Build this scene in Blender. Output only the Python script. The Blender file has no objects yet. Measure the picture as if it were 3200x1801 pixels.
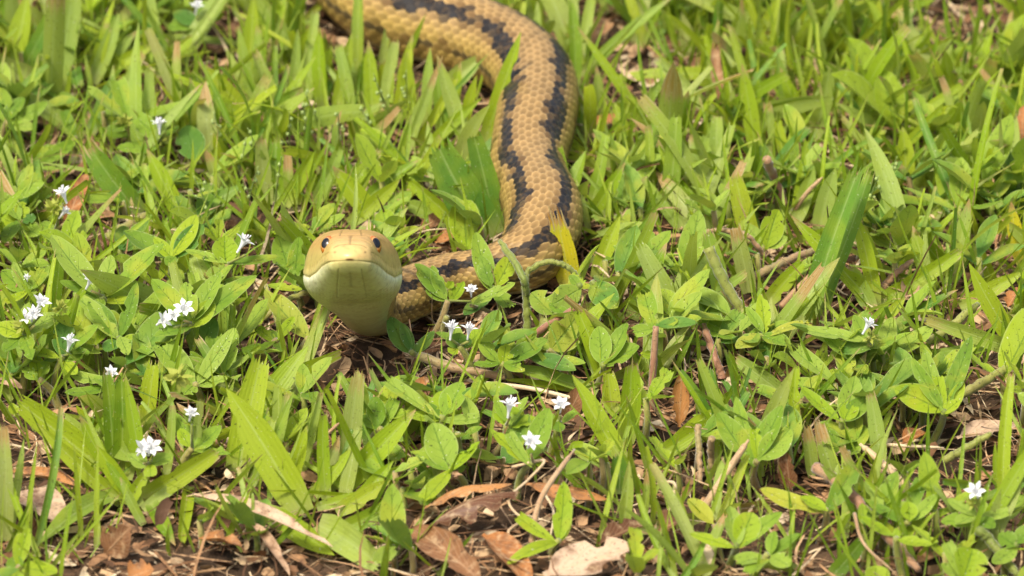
import bpy, math, random
import numpy as np
from mathutils import Vector, Matrix, Euler

random.seed(7)
rng = np.random.default_rng(11)
SC = bpy.context.scene
COL = SC.collection
CM = 0.01

# ------------------------------------------------------------------ camera
PITCH = math.radians(25.0)
DIST = 160.0                                   # centimetres from the aimed ground point
cam_pos = np.array([0.0, -DIST * math.cos(PITCH), DIST * math.sin(PITCH)])
FWD = np.array([0.0, math.cos(PITCH), -math.sin(PITCH)])
UPV = np.array([0.0, math.sin(PITCH), math.cos(PITCH)])
PXW, PXH = 3200.0, 1801.0
VIEW_W = 25.6                                  # centimetres across the frame at DIST
cam_d = bpy.data.cameras.new("camera")
cam = bpy.data.objects.new("camera", cam_d)
COL.objects.link(cam)
cam.location = Vector(cam_pos * CM)
cam.rotation_euler = (math.pi / 2 - PITCH, 0, 0)
cam_d.sensor_width = 36.0
cam_d.lens = 36.0 * DIST / VIEW_W
cam_d.clip_start = 0.05
cam_d.clip_end = 500.0
cam_d.dof.use_dof = True
cam_d.dof.focus_distance = (DIST - 5.0) * CM
cam_d.dof.aperture_fstop = 25.0
SC.camera = cam

# ------------------------------------------------------------------ sky and sun (bright, thin overcast)
SUN_EL, SUN_AZ = math.radians(62), math.radians(-140)      # azimuth from +Y towards +X
world = bpy.data.worlds.new("World")
SC.world = world
world.use_nodes = True
wn = world.node_tree
sky = wn.nodes.new("ShaderNodeTexSky")
sky.sky_type = 'NISHITA'
sky.sun_disc = False
sky.sun_elevation = SUN_EL
sky.sun_rotation = SUN_AZ
sky.dust_density = 6.0
sky.air_density = 1.2
sky.ozone_density = 0.6
wn.links.new(sky.outputs[0], wn.nodes["Background"].inputs[0])
wn.nodes["Background"].inputs[1].default_value = 0.08
sun_d = bpy.data.lights.new("sun", 'SUN')
sun_d.energy = 1.5
sun_d.angle = math.radians(10)
sun_d.color = (1.0, 0.94, 0.80)
sun = bpy.data.objects.new("sun", sun_d)
COL.objects.link(sun)
sdir = Vector((math.sin(SUN_AZ) * math.cos(SUN_EL), math.cos(SUN_AZ) * math.cos(SUN_EL), math.sin(SUN_EL)))
sun.rotation_euler = sdir.to_track_quat('Z', 'Y').to_euler()
sun.location = sdir * 3
SC.view_settings.view_transform = 'Standard'
SC.view_settings.look = 'None'
SC.view_settings.gamma = 1.0
SC.view_settings.exposure = 1.5
SC.cycles.max_bounces = 8
SC.cycles.transmission_bounces = 6

# ------------------------------------------------------------------ photo pixel -> point on a real plane
def ray(px, py):
    sx = (px - PXW / 2) / PXW * VIEW_W / DIST
    sy = -(py - PXH / 2) / PXW * VIEW_W / DIST
    return FWD + np.array([sx, 0, 0]) + UPV * sy
def on_z(px, py, z=0.0):
    d = ray(px, py)
    return cam_pos + d * ((z - cam_pos[2]) / d[2])
def on_y(px, py, y):
    d = ray(px, py)
    return cam_pos + d * ((y - cam_pos[1]) / d[1])
def proj(P):
    P = np.atleast_2d(P) - cam_pos
    dep = P @ FWD
    return np.stack([PXW / 2 + P[:, 0] / dep * DIST / VIEW_W * PXW,
                     PXH / 2 - (P @ UPV) / dep * DIST / VIEW_W * PXW, dep], 1)
K = VIEW_W / PXW                               # cm per photo pixel at the aimed distance

# image-space occupancy, so that scattered filler does not hide what is placed
GW, GH = 320, 180
occ = np.full((GH, GW), np.inf)                # placed plants
occ_s = np.full((GH, GW), np.inf)              # the snake
def splat(grid, P, rad=1):
    q = proj(P)
    ix = (q[:, 0] / 10).astype(int); iy = (q[:, 1] / 10).astype(int)
    for dx in range(-rad, rad + 1):
        for dy in range(-rad, rad + 1):
            a, b = ix + dx, iy + dy
            m = (a >= 0) & (a < GW) & (b >= 0) & (b < GH)
            np.minimum.at(grid, (b[m], a[m]), q[m, 2])
def hides(grid, P):
    q = proj(P)
    ix = (q[:, 0] / 10).astype(int); iy = (q[:, 1] / 10).astype(int)
    m = (ix >= 0) & (ix < GW) & (iy >= 0) & (iy < GH)
    if not m.any():
        return 0.0
    return float((grid[iy[m], ix[m]] > q[m, 2] - 0.05)[np.isfinite(grid[iy[m], ix[m]])].sum()) / len(P)

# ------------------------------------------------------------------ node helpers
class NT:
    def __init__(self, name):
        self.m = bpy.data.materials.new(name)
        self.m.use_nodes = True
        self.t = self.m.node_tree
        self.t.nodes.clear()
        self.out = self.t.nodes.new("ShaderNodeOutputMaterial")
    def n(self, kind, **kw):
        nd = self.t.nodes.new(kind)
        for k, v in kw.items():
            setattr(nd, k, v)
        return nd
    def put(self, sock, v):
        if isinstance(v, bpy.types.NodeSocket):
            self.t.links.new(v, sock)
        else:
            sock.default_value = v
    def math(self, op, a, b=0.0, c=0.0, clamp=False):
        nd = self.n("ShaderNodeMath", operation=op, use_clamp=clamp)
        for s, v in zip(nd.inputs, (a, b, c)):
            self.put(s, v)
        return nd.outputs[0]
    def step(self, v, lo, hi):
        nd = self.n("ShaderNodeMapRange", interpolation_type='SMOOTHSTEP')
        for s, x in zip(nd.inputs[:5], (v, lo, hi, 0.0, 1.0)):
            self.put(s, x)
        return nd.outputs[0]
    def mix(self, f, a, b, mode='MIX'):
        nd = self.n("ShaderNodeMix", data_type='RGBA', blend_type=mode)
        self.put(nd.inputs[0], f)
        self.put(nd.inputs[6], a if isinstance(a, bpy.types.NodeSocket) else (*a, 1))
        self.put(nd.inputs[7], b if isinstance(b, bpy.types.NodeSocket) else (*b, 1))
        return nd.outputs[2]
    def ramp(self, f, stops):
        nd = self.n("ShaderNodeValToRGB")
        e = nd.color_ramp.elements
        while len(e) < len(stops):
            e.new(0.5)
        for el, (p, c) in zip(e, stops):
            el.position = p; el.color = (*c, 1)
        self.put(nd.inputs[0], f)
        return nd.outputs[0]
    def noise(self, vec, scale, detail=2.0, rough=0.5):
        nd = self.n("ShaderNodeTexNoise")
        if vec is not None:
            self.put(nd.inputs["Vector"], vec)
        nd.inputs["Scale"].default_value = scale
        nd.inputs["Detail"].default_value = detail
        nd.inputs["Roughness"].default_value = rough
        return nd.outputs[0]
    def coords(self):
        return self.n("ShaderNodeTexCoord")
    def rnd(self, mul=1.0, add=0.0):
        oi = self.n("ShaderNodeObjectInfo")
        at = self.n("ShaderNodeAttribute", attribute_name="rnd")
        s = self.math('ADD', oi.outputs["Random"], at.outputs["Fac"])
        s = self.math('MULTIPLY_ADD', s, mul, add)
        return self.math('FRACT', s)
    def bump(self, h, strength, dist):
        nd = self.n("ShaderNodeBump")
        nd.inputs["Strength"].default_value = strength
        nd.inputs["Distance"].default_value = dist
        self.put(nd.inputs["Height"], h)
        return nd.outputs[0]
    def pbsdf(self, col, rough, spec=0.5, normal=None, sheen=0.0):
        b = self.n("ShaderNodeBsdfPrincipled")
        self.put(b.inputs["Base Color"], col)
        self.put(b.inputs["Roughness"], rough)
        b.inputs["Specular IOR Level"].default_value = spec
        b.inputs["Sheen Weight"].default_value = sheen
        if normal is not None:
            self.put(b.inputs["Normal"], normal)
        return b.outputs[0]
    def finish(self, sh):
        self.t.links.new(sh, self.out.inputs[0])
        return self.m
    def leafy(self, col, tcol, amount, rough, spec, normal, sheen=0.0):
        p = self.pbsdf(col, rough, spec, normal, sheen)
        tr = self.n("ShaderNodeBsdfTranslucent")
        self.put(tr.inputs[0], tcol)
        mx = self.n("ShaderNodeMixShader")
        mx.inputs[0].default_value = amount
        self.t.links.new(p, mx.inputs[1]); self.t.links.new(tr.outputs[0], mx.inputs[2])
        return self.finish(mx.outputs[0])

def mat_grass(name, stops, tipcol=(0.36, 0.20, 0.06), tip_at=0.97, tip_more=0.16, ribs=7.0, transl=0.38):
    t = NT(name)
    uv = t.n("ShaderNodeUVMap").outputs[0]
    sep = t.n("ShaderNodeSeparateXYZ"); t.put(sep.inputs[0], uv)
    u, v = sep.outputs[0], sep.outputs[1]
    co = t.coords().outputs["Object"]
    r1 = t.rnd(); r2 = t.rnd(7.31, 0.2); r3 = t.rnd(3.77, 0.6)
    col = t.ramp(r1, stops)
    big = t.noise(co, 140, 2)
    col = t.mix(t.math('MULTIPLY', t.step(big, 0.35, 0.75), 0.45), col, (0.34, 0.42, 0.03))
    # paler towards the sheath, ribs along the blade, pale midrib
    col = t.mix(t.math('MULTIPLY', t.step(v, 0.25, 0.0), 0.55), col, (0.42, 0.46, 0.16))
    rib = t.math('SINE', t.math('MULTIPLY', u, ribs * 6.283))
    col = t.mix(t.math('MULTIPLY_ADD', rib, 0.05, 0.05), col, (0.04, 0.10, 0.004))
    mid = t.step(t.math('ABSOLUTE', t.math('SUBTRACT', u, 0.5)), 0.06, 0.0)
    col = t.mix(t.math('MULTIPLY', mid, 0.35), col, (0.46, 0.56, 0.20))
    # dried streaks and tip
    sc = t.n("ShaderNodeMapping"); t.put(sc.inputs[0], uv); sc.inputs["Scale"].default_value = (9, 1.6, 1)
    st = t.noise(sc.outputs[0], 1.0, 3)
    edge = t.math('MULTIPLY_ADD', r2, tip_more, tip_at - tip_more)
    tip = t.step(t.math('ADD', v, t.math('MULTIPLY_ADD', st, 0.5, -0.25)), edge, t.math('ADD', edge, 0.10))
    dry = t.mix(t.step(st, 0.4, 0.62), tipcol, (0.44, 0.34, 0.17))
    col = t.mix(t.math('MULTIPLY', tip, t.step(r3, 0.15, 0.6)), col, dry)
    spk = t.noise(co, 1500, 2, 0.6)
    col = t.mix(t.math('MULTIPLY', t.step(spk, 0.645, 0.70), 0.75), col, (0.035, 0.04, 0.01))
    dust = t.noise(co, 2100, 1)
    col = t.mix(t.math('MULTIPLY', t.step(dust, 0.70, 0.76), 0.6), col, (0.6, 0.62, 0.42))
    bh = t.math('ADD', t.math('MULTIPLY', rib, 0.5), t.noise(co, 900, 2))
    nrm = t.bump(bh, 0.22, 0.0002)
    return t.leafy(col, t.mix(0.5, col, (0.55, 0.62, 0.03), 'MIX'), transl, 0.48, 0.3, nrm)

G_STOPS = [(0.0, (0.085, 0.18, 0.010)), (0.25, (0.15, 0.27, 0.014)), (0.5, (0.23, 0.355, 0.018)),
           (0.75, (0.30, 0.40, 0.025)), (1.0, (0.30, 0.40, 0.08))]
M = {}
M['grass'] = mat_grass('grass_leaf', G_STOPS)
M['lime'] = mat_grass('grass_lime', [(0.0, (0.26, 0.40, 0.015)), (0.5, (0.34, 0.46, 0.02)), (1.0, (0.38, 0.46, 0.03))], transl=0.45)
M['pale'] = mat_grass('grass_pale', [(0.0, (0.22, 0.34, 0.04)), (0.5, (0.28, 0.39, 0.07)), (1.0, (0.34, 0.43, 0.10))])
M['deep'] = mat_grass('grass_deep', [(0.0, (0.06, 0.16, 0.015)), (0.5, (0.10, 0.24, 0.03)), (1.0, (0.14, 0.28, 0.03))], ribs=9)
M['worn'] = mat_grass('grass_worn', [(0.0, (0.20, 0.30, 0.05)), (0.5, (0.28, 0.36, 0.06)), (1.0, (0.34, 0.38, 0.12))], tip_at=0.9, tip_more=0.4)
M['yellow'] = mat_grass('grass_yellow', [(0.0, (0.62, 0.52, 0.02)), (1.0, (0.62, 0.55, 0.03))], tipcol=(0.40, 0.16, 0.03), tip_at=0.82, tip_more=0.02)

def mat_weed(name, stops, yellow=0.0, transl=0.3):
    t = NT(name)
    uv = t.n("ShaderNodeUVMap").outputs[0]
    sep = t.n("ShaderNodeSeparateXYZ"); t.put(sep.inputs[0], uv)
    u, v = sep.outputs[0], sep.outputs[1]
    co = t.coords().outputs["Object"]
    r1 = t.rnd(); r2 = t.rnd(5.3, 0.4)
    col = t.ramp(r1, stops)
    big = t.noise(co, 110, 2)
    col = t.mix(t.math('MULTIPLY', t.step(big, 0.42, 0.72), 0.5), col, (0.30, 0.40, 0.05))
    au = t.math('ABSOLUTE', t.math('SUBTRACT', u, 0.5))
    # side veins sweep forward from the midrib
    vein = t.math('SINE', t.math('MULTIPLY', t.math('SUBTRACT', v, t.math('MULTIPLY', au, 0.5)), 6.283 * 5.5))
    veinm = t.math('MULTIPLY', t.step(vein, 0.80, 1.0), t.step(au, 0.48, 0.1))
    mid = t.step(au, 0.045, 0.012)
    col = t.mix(t.math('MULTIPLY', veinm, 0.22), col, (0.07, 0.16, 0.02))
    col = t.mix(t.math('MULTIPLY', mid, 0.5), col, (0.07, 0.17, 0.02))
    col = t.mix(t.math('MULTIPLY', t.step(au, 0.45, 0.5), 0.4), col, (0.42, 0.48, 0.20))
    sick = t.step(t.math('ADD', t.math('MULTIPLY', t.noise(co, 160, 3), 0.9), t.math('MULTIPLY', r2, 0.25)), 0.66 - yellow, 0.80 - yellow)
    col = t.mix(t.math('MULTIPLY', sick, 0.35 + yellow), col, (0.42, 0.40, 0.03))
    spk = t.noise(co, 1300, 2, 0.6)
    col = t.mix(t.math('MULTIPLY', t.step(spk, 0.63, 0.70), 0.8), col, (0.03, 0.035, 0.01))
    dust = t.noise(co, 1900, 1)
    col = t.mix(t.math('MULTIPLY', t.step(dust, 0.715, 0.77), 0.6), col, (0.62, 0.66, 0.46))
    h = t.math('SUBTRACT', t.noise(co, 500, 3), t.math('ADD', t.math('MULTIPLY', veinm, 0.7), t.math('MULTIPLY', mid, 1.2)))
    nrm = t.bump(h, 0.5, 0.0003)
    return t.leafy(col, t.mix(0.4, col, (0.5, 0.62, 0.06)), transl, 0.6, 0.18, nrm, sheen=0.05)

M['weed'] = mat_weed('weed_leaf', [(0.0, (0.105, 0.20, 0.014)), (0.5, (0.185, 0.295, 0.022)), (1.0, (0.25, 0.345, 0.05))])
M['weed_lime'] = mat_weed('weed_leaf_young', [(0.0, (0.24, 0.37, 0.012)), (1.0, (0.32, 0.42, 0.02))], transl=0.4)
M['weed_dark'] = mat_weed('weed_leaf_dark', [(0.0, (0.06, 0.15, 0.02)), (1.0, (0.10, 0.22, 0.03))])
M['weed_yellow'] = mat_weed('weed_leaf_yellowing', [(0.0, (0.26, 0.32, 0.035)), (1.0, (0.34, 0.36, 0.045))], yellow=0.12)

def mat_dead(name, stops, rough=0.7):
    t = NT(name)
    uv = t.n("ShaderNodeUVMap").outputs[0]
    sep = t.n("ShaderNodeSeparateXYZ"); t.put(sep.inputs[0], uv)
    u, v = sep.outputs[0], sep.outputs[1]
    co = t.coords().outputs["Object"]
    col = t.ramp(t.rnd(), stops)
    n1 = t.noise(co, 160, 4, 0.6)
    col = t.mix(t.step(n1, 0.45, 0.7), col, (0.14, 0.065, 0.03))
    n2 = t.noise(co, 420, 3, 0.6)
    col = t.mix(t.math('MULTIPLY', t.step(n2, 0.5, 0.72), 0.6), col, (0.50, 0.36, 0.20))
    au = t.math('ABSOLUTE', t.math('SUBTRACT', u, 0.5))
    vein = t.math('SINE', t.math('MULTIPLY', t.math('SUBTRACT', v, t.math('MULTIPLY', au, 0.8)), 6.283 * 8))
    vm = t.step(vein, 0.85, 1.0)
    mid = t.step(au, 0.05, 0.01)
    col = t.mix(t.math('MULTIPLY', t.math('MAXIMUM', vm, mid), 0.35), col, (0.52, 0.36, 0.2))
    spk = t.noise(co, 1400, 2, 0.6)
    col = t.mix(t.math('MULTIPLY', t.step(spk, 0.62, 0.68), 0.75), col, (0.03, 0.02, 0.012))
    nrm = t.bump(t.math('ADD', n2, t.math('MULTIPLY', t.math('MAXIMUM', vm, mid), 0.5)), 0.6, 0.0004)
    return t.leafy(col, t.mix(0.3, col, (0.6, 0.3, 0.08)), 0.15, rough, 0.35, nrm)
M['dead'] = mat_dead('dead_leaf', [(0.0, (0.22, 0.10, 0.04)), (0.35, (0.33, 0.18, 0.08)), (0.7, (0.42, 0.26, 0.14)), (1.0, (0.50, 0.34, 0.21))])
M['dead_dark'] = mat_dead('dead_leaf_dark', [(0.0, (0.11, 0.045, 0.02)), (1.0, (0.20, 0.085, 0.035))], 0.5)
M['dead_tan'] = mat_dead('dead_leaf_tan', [(0.0, (0.46, 0.30, 0.18)), (1.0, (0.56, 0.40, 0.27))])
M['dead_rust'] = mat_dead('dead_leaf_rust', [(0.0, (0.34, 0.13, 0.035)), (1.0, (0.44, 0.20, 0.06))])

def mat_stem(name, a, b, c):
    t = NT(name)
    co = t.coords().outputs["Object"]
    n1 = t.noise(co, 90, 3)
    col = t.ramp(t.math('ADD', t.math('MULTIPLY', n1, 0.7), t.math('MULTIPLY_ADD', t.rnd(), 0.5, -0.1)), [(0.25, a), (0.5, b), (0.75, c)])
    spk = t.noise(co, 1500, 2, 0.6)
    col = t.mix(t.math('MULTIPLY', t.step(spk, 0.6, 0.68), 0.6), col, (0.05, 0.03, 0.012))
    return t.finish(t.pbsdf(col, 0.55, 0.35, t.bump(t.noise(co, 700, 3), 0.5, 0.0003), 0.3))
M['stem'] = mat_stem('green_stem', (0.13, 0.17, 0.02), (0.23, 0.24, 0.045), (0.26, 0.19, 0.07))
M['stem_red'] = mat_stem('ruddy_stem', (0.20, 0.20, 0.06), (0.30, 0.18, 0.09), (0.24, 0.09, 0.055))
M['straw'] = mat_stem('dry_straw', (0.30, 0.17, 0.08), (0.46, 0.32, 0.17), (0.58, 0.46, 0.28))

def mat_plain(name, col, rough=0.5, spec=0.4, transl=0.0):
    t = NT(name)
    co = t.coords().outputs["Object"]
    c = t.mix(t.math('MULTIPLY', t.noise(co, 600, 2), 0.25), col, tuple(x * 0.8 for x in col))
    if transl:
        return t.leafy(c, c, transl, rough, spec, t.bump(t.noise(co, 900, 2), 0.2, 0.0002))
    return t.finish(t.pbsdf(c, rough, spec))
M['petal'] = mat_plain('white_petal', (0.82, 0.82, 0.84), 0.6, 0.2, 0.3)
M['hair'] = mat_plain('pale_hair', (0.62, 0.64, 0.42), 0.6, 0.2, 0.3)
M['seed'] = mat_plain('green_seed', (0.34, 0.44, 0.14), 0.5, 0.3, 0.2)
M['bud'] = mat_plain('flower_bud', (0.36, 0.40, 0.07), 0.6, 0.2, 0.3)

t = NT('soil')
co = t.coords().outputs["Object"]
n1 = t.noise(co, 45, 5, 0.65); n2 = t.noise(co, 300, 5, 0.7)
col = t.ramp(n1, [(0.3, (0.022, 0.014, 0.008)), (0.5, (0.05, 0.03, 0.017)), (0.7, (0.10, 0.06, 0.034))])
col = t.mix(t.step(n2, 0.55, 0.75), col, (0.16, 0.10, 0.06))
M['soil'] = t.finish(t.pbsdf(col, 0.9, 0.2, t.bump(n2, 0.9, 0.0015)))

t = NT('litter')
at = t.n("ShaderNodeAttribute", attribute_name="rnd")
co = t.coords().outputs["Object"]
col = t.ramp(at.outputs["Fac"], [(0.0, (0.07, 0.035, 0.018)), (0.3, (0.20, 0.10, 0.045)), (0.55, (0.34, 0.19, 0.09)),
                                 (0.8, (0.46, 0.32, 0.18)), (1.0, (0.58, 0.47, 0.31))])
col = t.mix(t.step(t.noise(co, 500, 3, 0.6), 0.45, 0.75), col, (0.10, 0.055, 0.03))
M['litter'] = t.finish(t.pbsdf(col, 0.75, 0.25, t.bump(t.noise(co, 1200, 2), 0.5, 0.0003)))

t = NT('snake_skin')
at = t.n("ShaderNodeAttribute", attribute_name="pigment")
co = t.coords().outputs["Object"]
col = t.mix(t.math('MULTIPLY', t.step(t.noise(co, 700, 3), 0.45, 0.8), 0.35), at.outputs["Color"], (0.24, 0.14, 0.05))
nz = t.noise(co, 1400, 2)
bs = t.n("ShaderNodeBsdfPrincipled")
t.put(bs.inputs["Base Color"], col)
lum = t.n("ShaderNodeRGBToBW"); t.put(lum.inputs[0], at.outputs["Color"])
t.put(bs.inputs["Specular IOR Level"], t.math('MULTIPLY_ADD', t.step(lum.outputs[0], 0.0, 0.25), 0.3, 0.14))   # the black scales are duller
t.put(bs.inputs["Roughness"], t.math('MULTIPLY_ADD', nz, 0.15, 0.32))
t.put(bs.inputs["Normal"], t.bump(nz, 0.12, 0.0002))
M['skin'] = t.finish(bs.outputs[0])
t = NT('snake_eye')
at = t.n("ShaderNodeAttribute", attribute_name="pigment")
b = t.n("ShaderNodeBsdfPrincipled")
t.put(b.inputs["Base Color"], at.outputs["Color"])
b.inputs["Roughness"].default_value = 0.16
b.inputs["Coat Weight"].default_value = 0.15
b.inputs["Coat Roughness"].default_value = 0.03
M['eye'] = t.finish(b.outputs[0])

# ------------------------------------------------------------------ object helpers (all sizes in centimetres)
def mesh(name, V, F, mat, uv=None, rnd=None, pig=None, smooth=True):
    me = bpy.data.meshes.new(name)
    V = np.asarray(V, dtype=np.float32) * CM
    if isinstance(F, np.ndarray):
        nv, nf, k = len(V), len(F), F.shape[1]
        me.vertices.add(nv); me.vertices.foreach_set("co", V.ravel())
        me.loops.add(nf * k); me.loops.foreach_set("vertex_index", F.astype(np.int32).ravel())
        me.polygons.add(nf)
        me.polygons.foreach_set("loop_start", np.arange(0, nf * k, k, dtype=np.int32))
        me.polygons.foreach_set("loop_total", np.full(nf, k, dtype=np.int32))
        me.update(calc_edges=True)
    else:
        me.from_pydata([tuple(map(float, p)) for p in V], [], F)
    if uv is not None:
        lay = me.uv_layers.new(name="UVMap")
        li = np.empty(len(me.loops), dtype=np.int32)
        me.loops.foreach_get("vertex_index", li)
        lay.data.foreach_set("uv", np.asarray(uv, dtype=np.float32)[li].ravel())
    if rnd is not None:
        a = me.attributes.new("rnd", 'FLOAT', 'POINT')
        a.data.foreach_set("value", np.asarray(rnd, dtype=np.float32))
    if pig is not None:
        a = me.attributes.new("pigment", 'FLOAT_COLOR', 'POINT')
        c = np.ones((len(V), 4), dtype=np.float32); c[:, :3] = pig
        a.data.foreach_set("color", c.ravel())
    me.polygons.foreach_set("use_smooth", np.full(len(me.polygons), smooth))
    me.materials.append(mat)
    me.update()
    return me
def add(name, me, parent=None, loc=None):
    o = bpy.data.objects.new(name, me)
    COL.objects.link(o)
    if parent is not None:
        o.parent = parent
    if loc is not None:
        o.location = Vector(np.asarray(loc, dtype=float) * CM)
    return o
def tag(o, label=None, cat=None, group=None, kind=None):
    for k, v in (("label", label), ("category", cat), ("group", group), ("kind", kind)):
        if v:
            o[k] = v
    return o
def root(name, loc, label, cat, group=None):
    return tag(add(name, None, loc=loc), label, cat, group)
def unit(v):
    v = np.asarray(v, float)
    return v / (np.linalg.norm(v) + 1e-12)

def strip(P0, P1, width, nrm, arch=0.0, fold=0.15, shape='blade', nseg=10, ncol=4, twist=0.0, side=0.0, torn=0, seed=0, curl=0.0, wav=0.0, bite=0):
    """a leaf surface from P0 to P1; returns verts, faces, uv"""
    r = random.Random(seed)
    P0 = np.asarray(P0, float); P1 = np.asarray(P1, float)
    L = np.linalg.norm(P1 - P0)
    t0 = unit(P1 - P0)
    n0 = unit(np.asarray(nrm, float) - t0 * np.dot(nrm, t0))
    s0 = np.cross(t0, n0)
    Pc = (P0 + P1) / 2 + n0 * arch * L + s0 * side * L
    V, F, UV = [], [], []
    cuts = [(r.uniform(.25, .95), r.choice((-1, 1)), r.uniform(.35, .75), r.uniform(.04, .09)) for _ in range(bite)]
    for i in range(nseg + 1):
        v = i / nseg
        p = (1 - v) ** 2 * P0 + 2 * v * (1 - v) * Pc + v * v * P1
        tg = unit(2 * (1 - v) * (Pc - P0) + 2 * v * (P1 - Pc))
        sd = unit(np.cross(tg, n0)); nn = np.cross(sd, tg)
        a = twist * v
        sd, nn = sd * math.cos(a) + nn * math.sin(a), nn * math.cos(a) - sd * math.sin(a)
        if shape == 'blade':
            w = (0.72 + 0.28 * min(1, v / 0.2)) * (1 if v < 0.55 else 1 - 0.97 * ((v - 0.55) / 0.45) ** 1.7)
        elif shape == 'cut':
            w = (0.72 + 0.28 * min(1, v / 0.2)) * (1 if v < 0.5 else 1 - 0.35 * ((v - 0.5) / 0.5) ** 1.5)
        elif shape == 'leaf':
            w = 0.13 + 0.87 * max(0.0, math.sin(math.pi * min(1, max(0, (v - 0.06) / 0.94)) ** 0.92)) ** 0.72 if v < 0.98 else 0.05
            if v < 0.08: w = 0.16
        elif shape == 'leafcut':
            w = 0.13 + 0.87 * max(0.0, math.sin(math.pi * max(0, (v * .72 - 0.06) / 0.94) ** 0.92)) ** 0.72
            if v < 0.08: w = 0.16
        elif shape == 'round':
            w = 0.10 + 0.90 * max(0.0, math.sin(math.pi * v ** 1.25)) ** 0.6 if v < 0.99 else 0.12
        else:   # petal
            w = (0.55 + 0.45 * math.sin(math.pi * min(1, v * 1.3) * 0.7)) * (1 if v < 0.4 else 1 - 0.95 * ((v - 0.4) / 0.6) ** 1.3)
        for j in range(ncol + 1):
            u = j / ncol
            x = (u - 0.5) * 2
            for cv, cs, ca, cw in cuts:
                if x * cs > 0.3 and abs(v - cv) < cw: x *= 1 - ca * (abs(x) - .3)
            h = fold * width * (abs(x) ** 1.2) * 0.5 * w + curl * width * (x * x) * w
            if wav and 0 < j < ncol or wav and v > 0.1:
                h += wav * width * math.sin(v * 7 + seed) * (abs(x)) * 0.5 * w
            V.append(p + sd * x * width * 0.5 * w + nn * h)
            UV.append((u, v * (0.93 if torn else 1.0)))
    for i in range(nseg):
        for j in range(ncol):
            a = i * (ncol + 1) + j
            F.append((a, a + 1, a + ncol + 2, a + ncol + 1))
    if torn:
        e0 = nseg * (ncol + 1)
        for j in range(ncol):
            ext = width * r.uniform(0.05, 0.2 + 0.25 * torn)
            pm = (V[e0 + j] * (1 - (k := r.uniform(0.2, 0.8))) + V[e0 + j + 1] * k) + tg * ext + nn * r.uniform(-.12, .12) * width
            V.append(pm); UV.append((u * 0 + (j + 0.5) / ncol, 1.0))
            F.append((e0 + j, e0 + j + 1, len(V) - 1))
    return np.array(V), F, np.array(UV)

def tube(P, R, ns=7, hair=0, hairlen=0.08, seed=0, cap=True):
    """a round stem through points P with radii R, with fine hairs if asked"""
    r = random.Random(seed)
    P = np.asarray(P, float); n = len(P)
    R = np.full(n, R) if np.isscalar(R) else np.asarray(R, float)
    T = np.gradient(P, axis=0); T /= np.linalg.norm(T, axis=1)[:, None] + 1e-9
    s = np.cross(T[0], (0.3, 0.9, 0.2)); s = unit(s)
    V, F = [], []
    fr = []
    for i in range(n):
        s = unit(s - T[i] * np.dot(s, T[i])); b = np.cross(T[i], s)
        fr.append((s, b))
        for k in range(ns):
            a = 2 * math.pi * k / ns
            V.append(P[i] + (s * math.cos(a) + b * math.sin(a)) * R[i])
    for i in range(n - 1):
        for k in range(ns):
            F.append((i * ns + k, i * ns + (k + 1) % ns, (i + 1) * ns + (k + 1) % ns, (i + 1) * ns + k))
    if cap:
        F.append(tuple(range(ns - 1, -1, -1))); F.append(tuple((n - 1) * ns + k for k in range(ns)))
    for _ in range(hair):
        x = r.uniform(0, n - 1.001); i = int(x); f = x - i
        p = P[i] * (1 - f) + P[i + 1] * f
        a = r.uniform(0, 6.283)
        d = fr[i][0] * math.cos(a) + fr[i][1] * math.sin(a)
        rr = R[i] * (1 - f) + R[i + 1] * f
        e = unit(d + T[i] * r.uniform(-.4, .4)); q = unit(np.cross(e, T[i]))
        b0 = len(V)
        V += [p + d * rr * 0.9 - q * 0.006, p + d * rr * 0.9 + q * 0.006, p + d * rr + e * hairlen * r.uniform(.5, 1.2)]
        F.append((b0, b0 + 1, b0 + 2))
    return np.array(V), F
def bez(pts, n=14):
    """smooth curve through points"""
    pts = [np.asarray(p, float) for p in pts]
    if len(pts) == 2:
        return np.array([pts[0] * (1 - k) + pts[1] * k for k in np.linspace(0, 1, max(3, n // 3))])
    q = [2 * pts[0] - pts[1]] + pts + [2 * pts[-1] - pts[-2]]
    out = []
    for i in range(1, len(q) - 2):
        for k in np.linspace(0, 1, n, endpoint=False):
            a, b, c, d = q[i - 1:i + 3]
            out.append(0.5 * (2 * b + (c - a) * k + (2 * a - 5 * b + 4 * c - d) * k * k + (3 * b - a - 3 * c + d) * k ** 3))
    out.append(pts[-1])
    return np.array(out)
def joinm(parts):
    V, F, UV, off = [], [], [], 0
    for p in parts:
        V.append(p[0]); F += [tuple(i + off for i in f) for f in p[1]]; off += len(p[0])
        if len(p) > 2: UV.append(p[2])
    return np.concatenate(V), F, (np.concatenate(UV) if UV else None)

# ------------------------------------------------------------------ the ground
xs = np.concatenate([[-4000, -1000, -200, -60], np.linspace(-34, 34, 240), [60, 200, 1000, 4000]])
ys = np.concatenate([[-4000, -1000, -200, -60], np.linspace(-36, 46, 280), [80, 200, 1000, 4000]])
def lump(x, y):
    return (0.18 * np.sin(x * 0.9 + 1.3 * np.sin(y * 0.5)) * np.cos(y * 0.7 + 0.4) + 0.09 * np.sin(x * 2.7 + y * 1.1) * np.sin(y * 2.3)
            + 0.05 * np.sin(x * 6.1 - y * 3.3) * np.cos(y * 5.2 + x))
X, Y = np.meshgrid(xs, ys)
inn = (np.abs(X) < 40) & (Y > -40) & (Y < 50)
Z = np.where(inn, lump(X, Y) + rng.normal(0, 0.025, X.shape), 0) - 0.25
nx, ny = len(xs), len(ys)
idx = np.arange(nx * ny).reshape(ny, nx)
F = np.stack([idx[:-1, :-1], idx[:-1, 1:], idx[1:, 1:], idx[1:, :-1]], -1).reshape(-1, 4)
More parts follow.
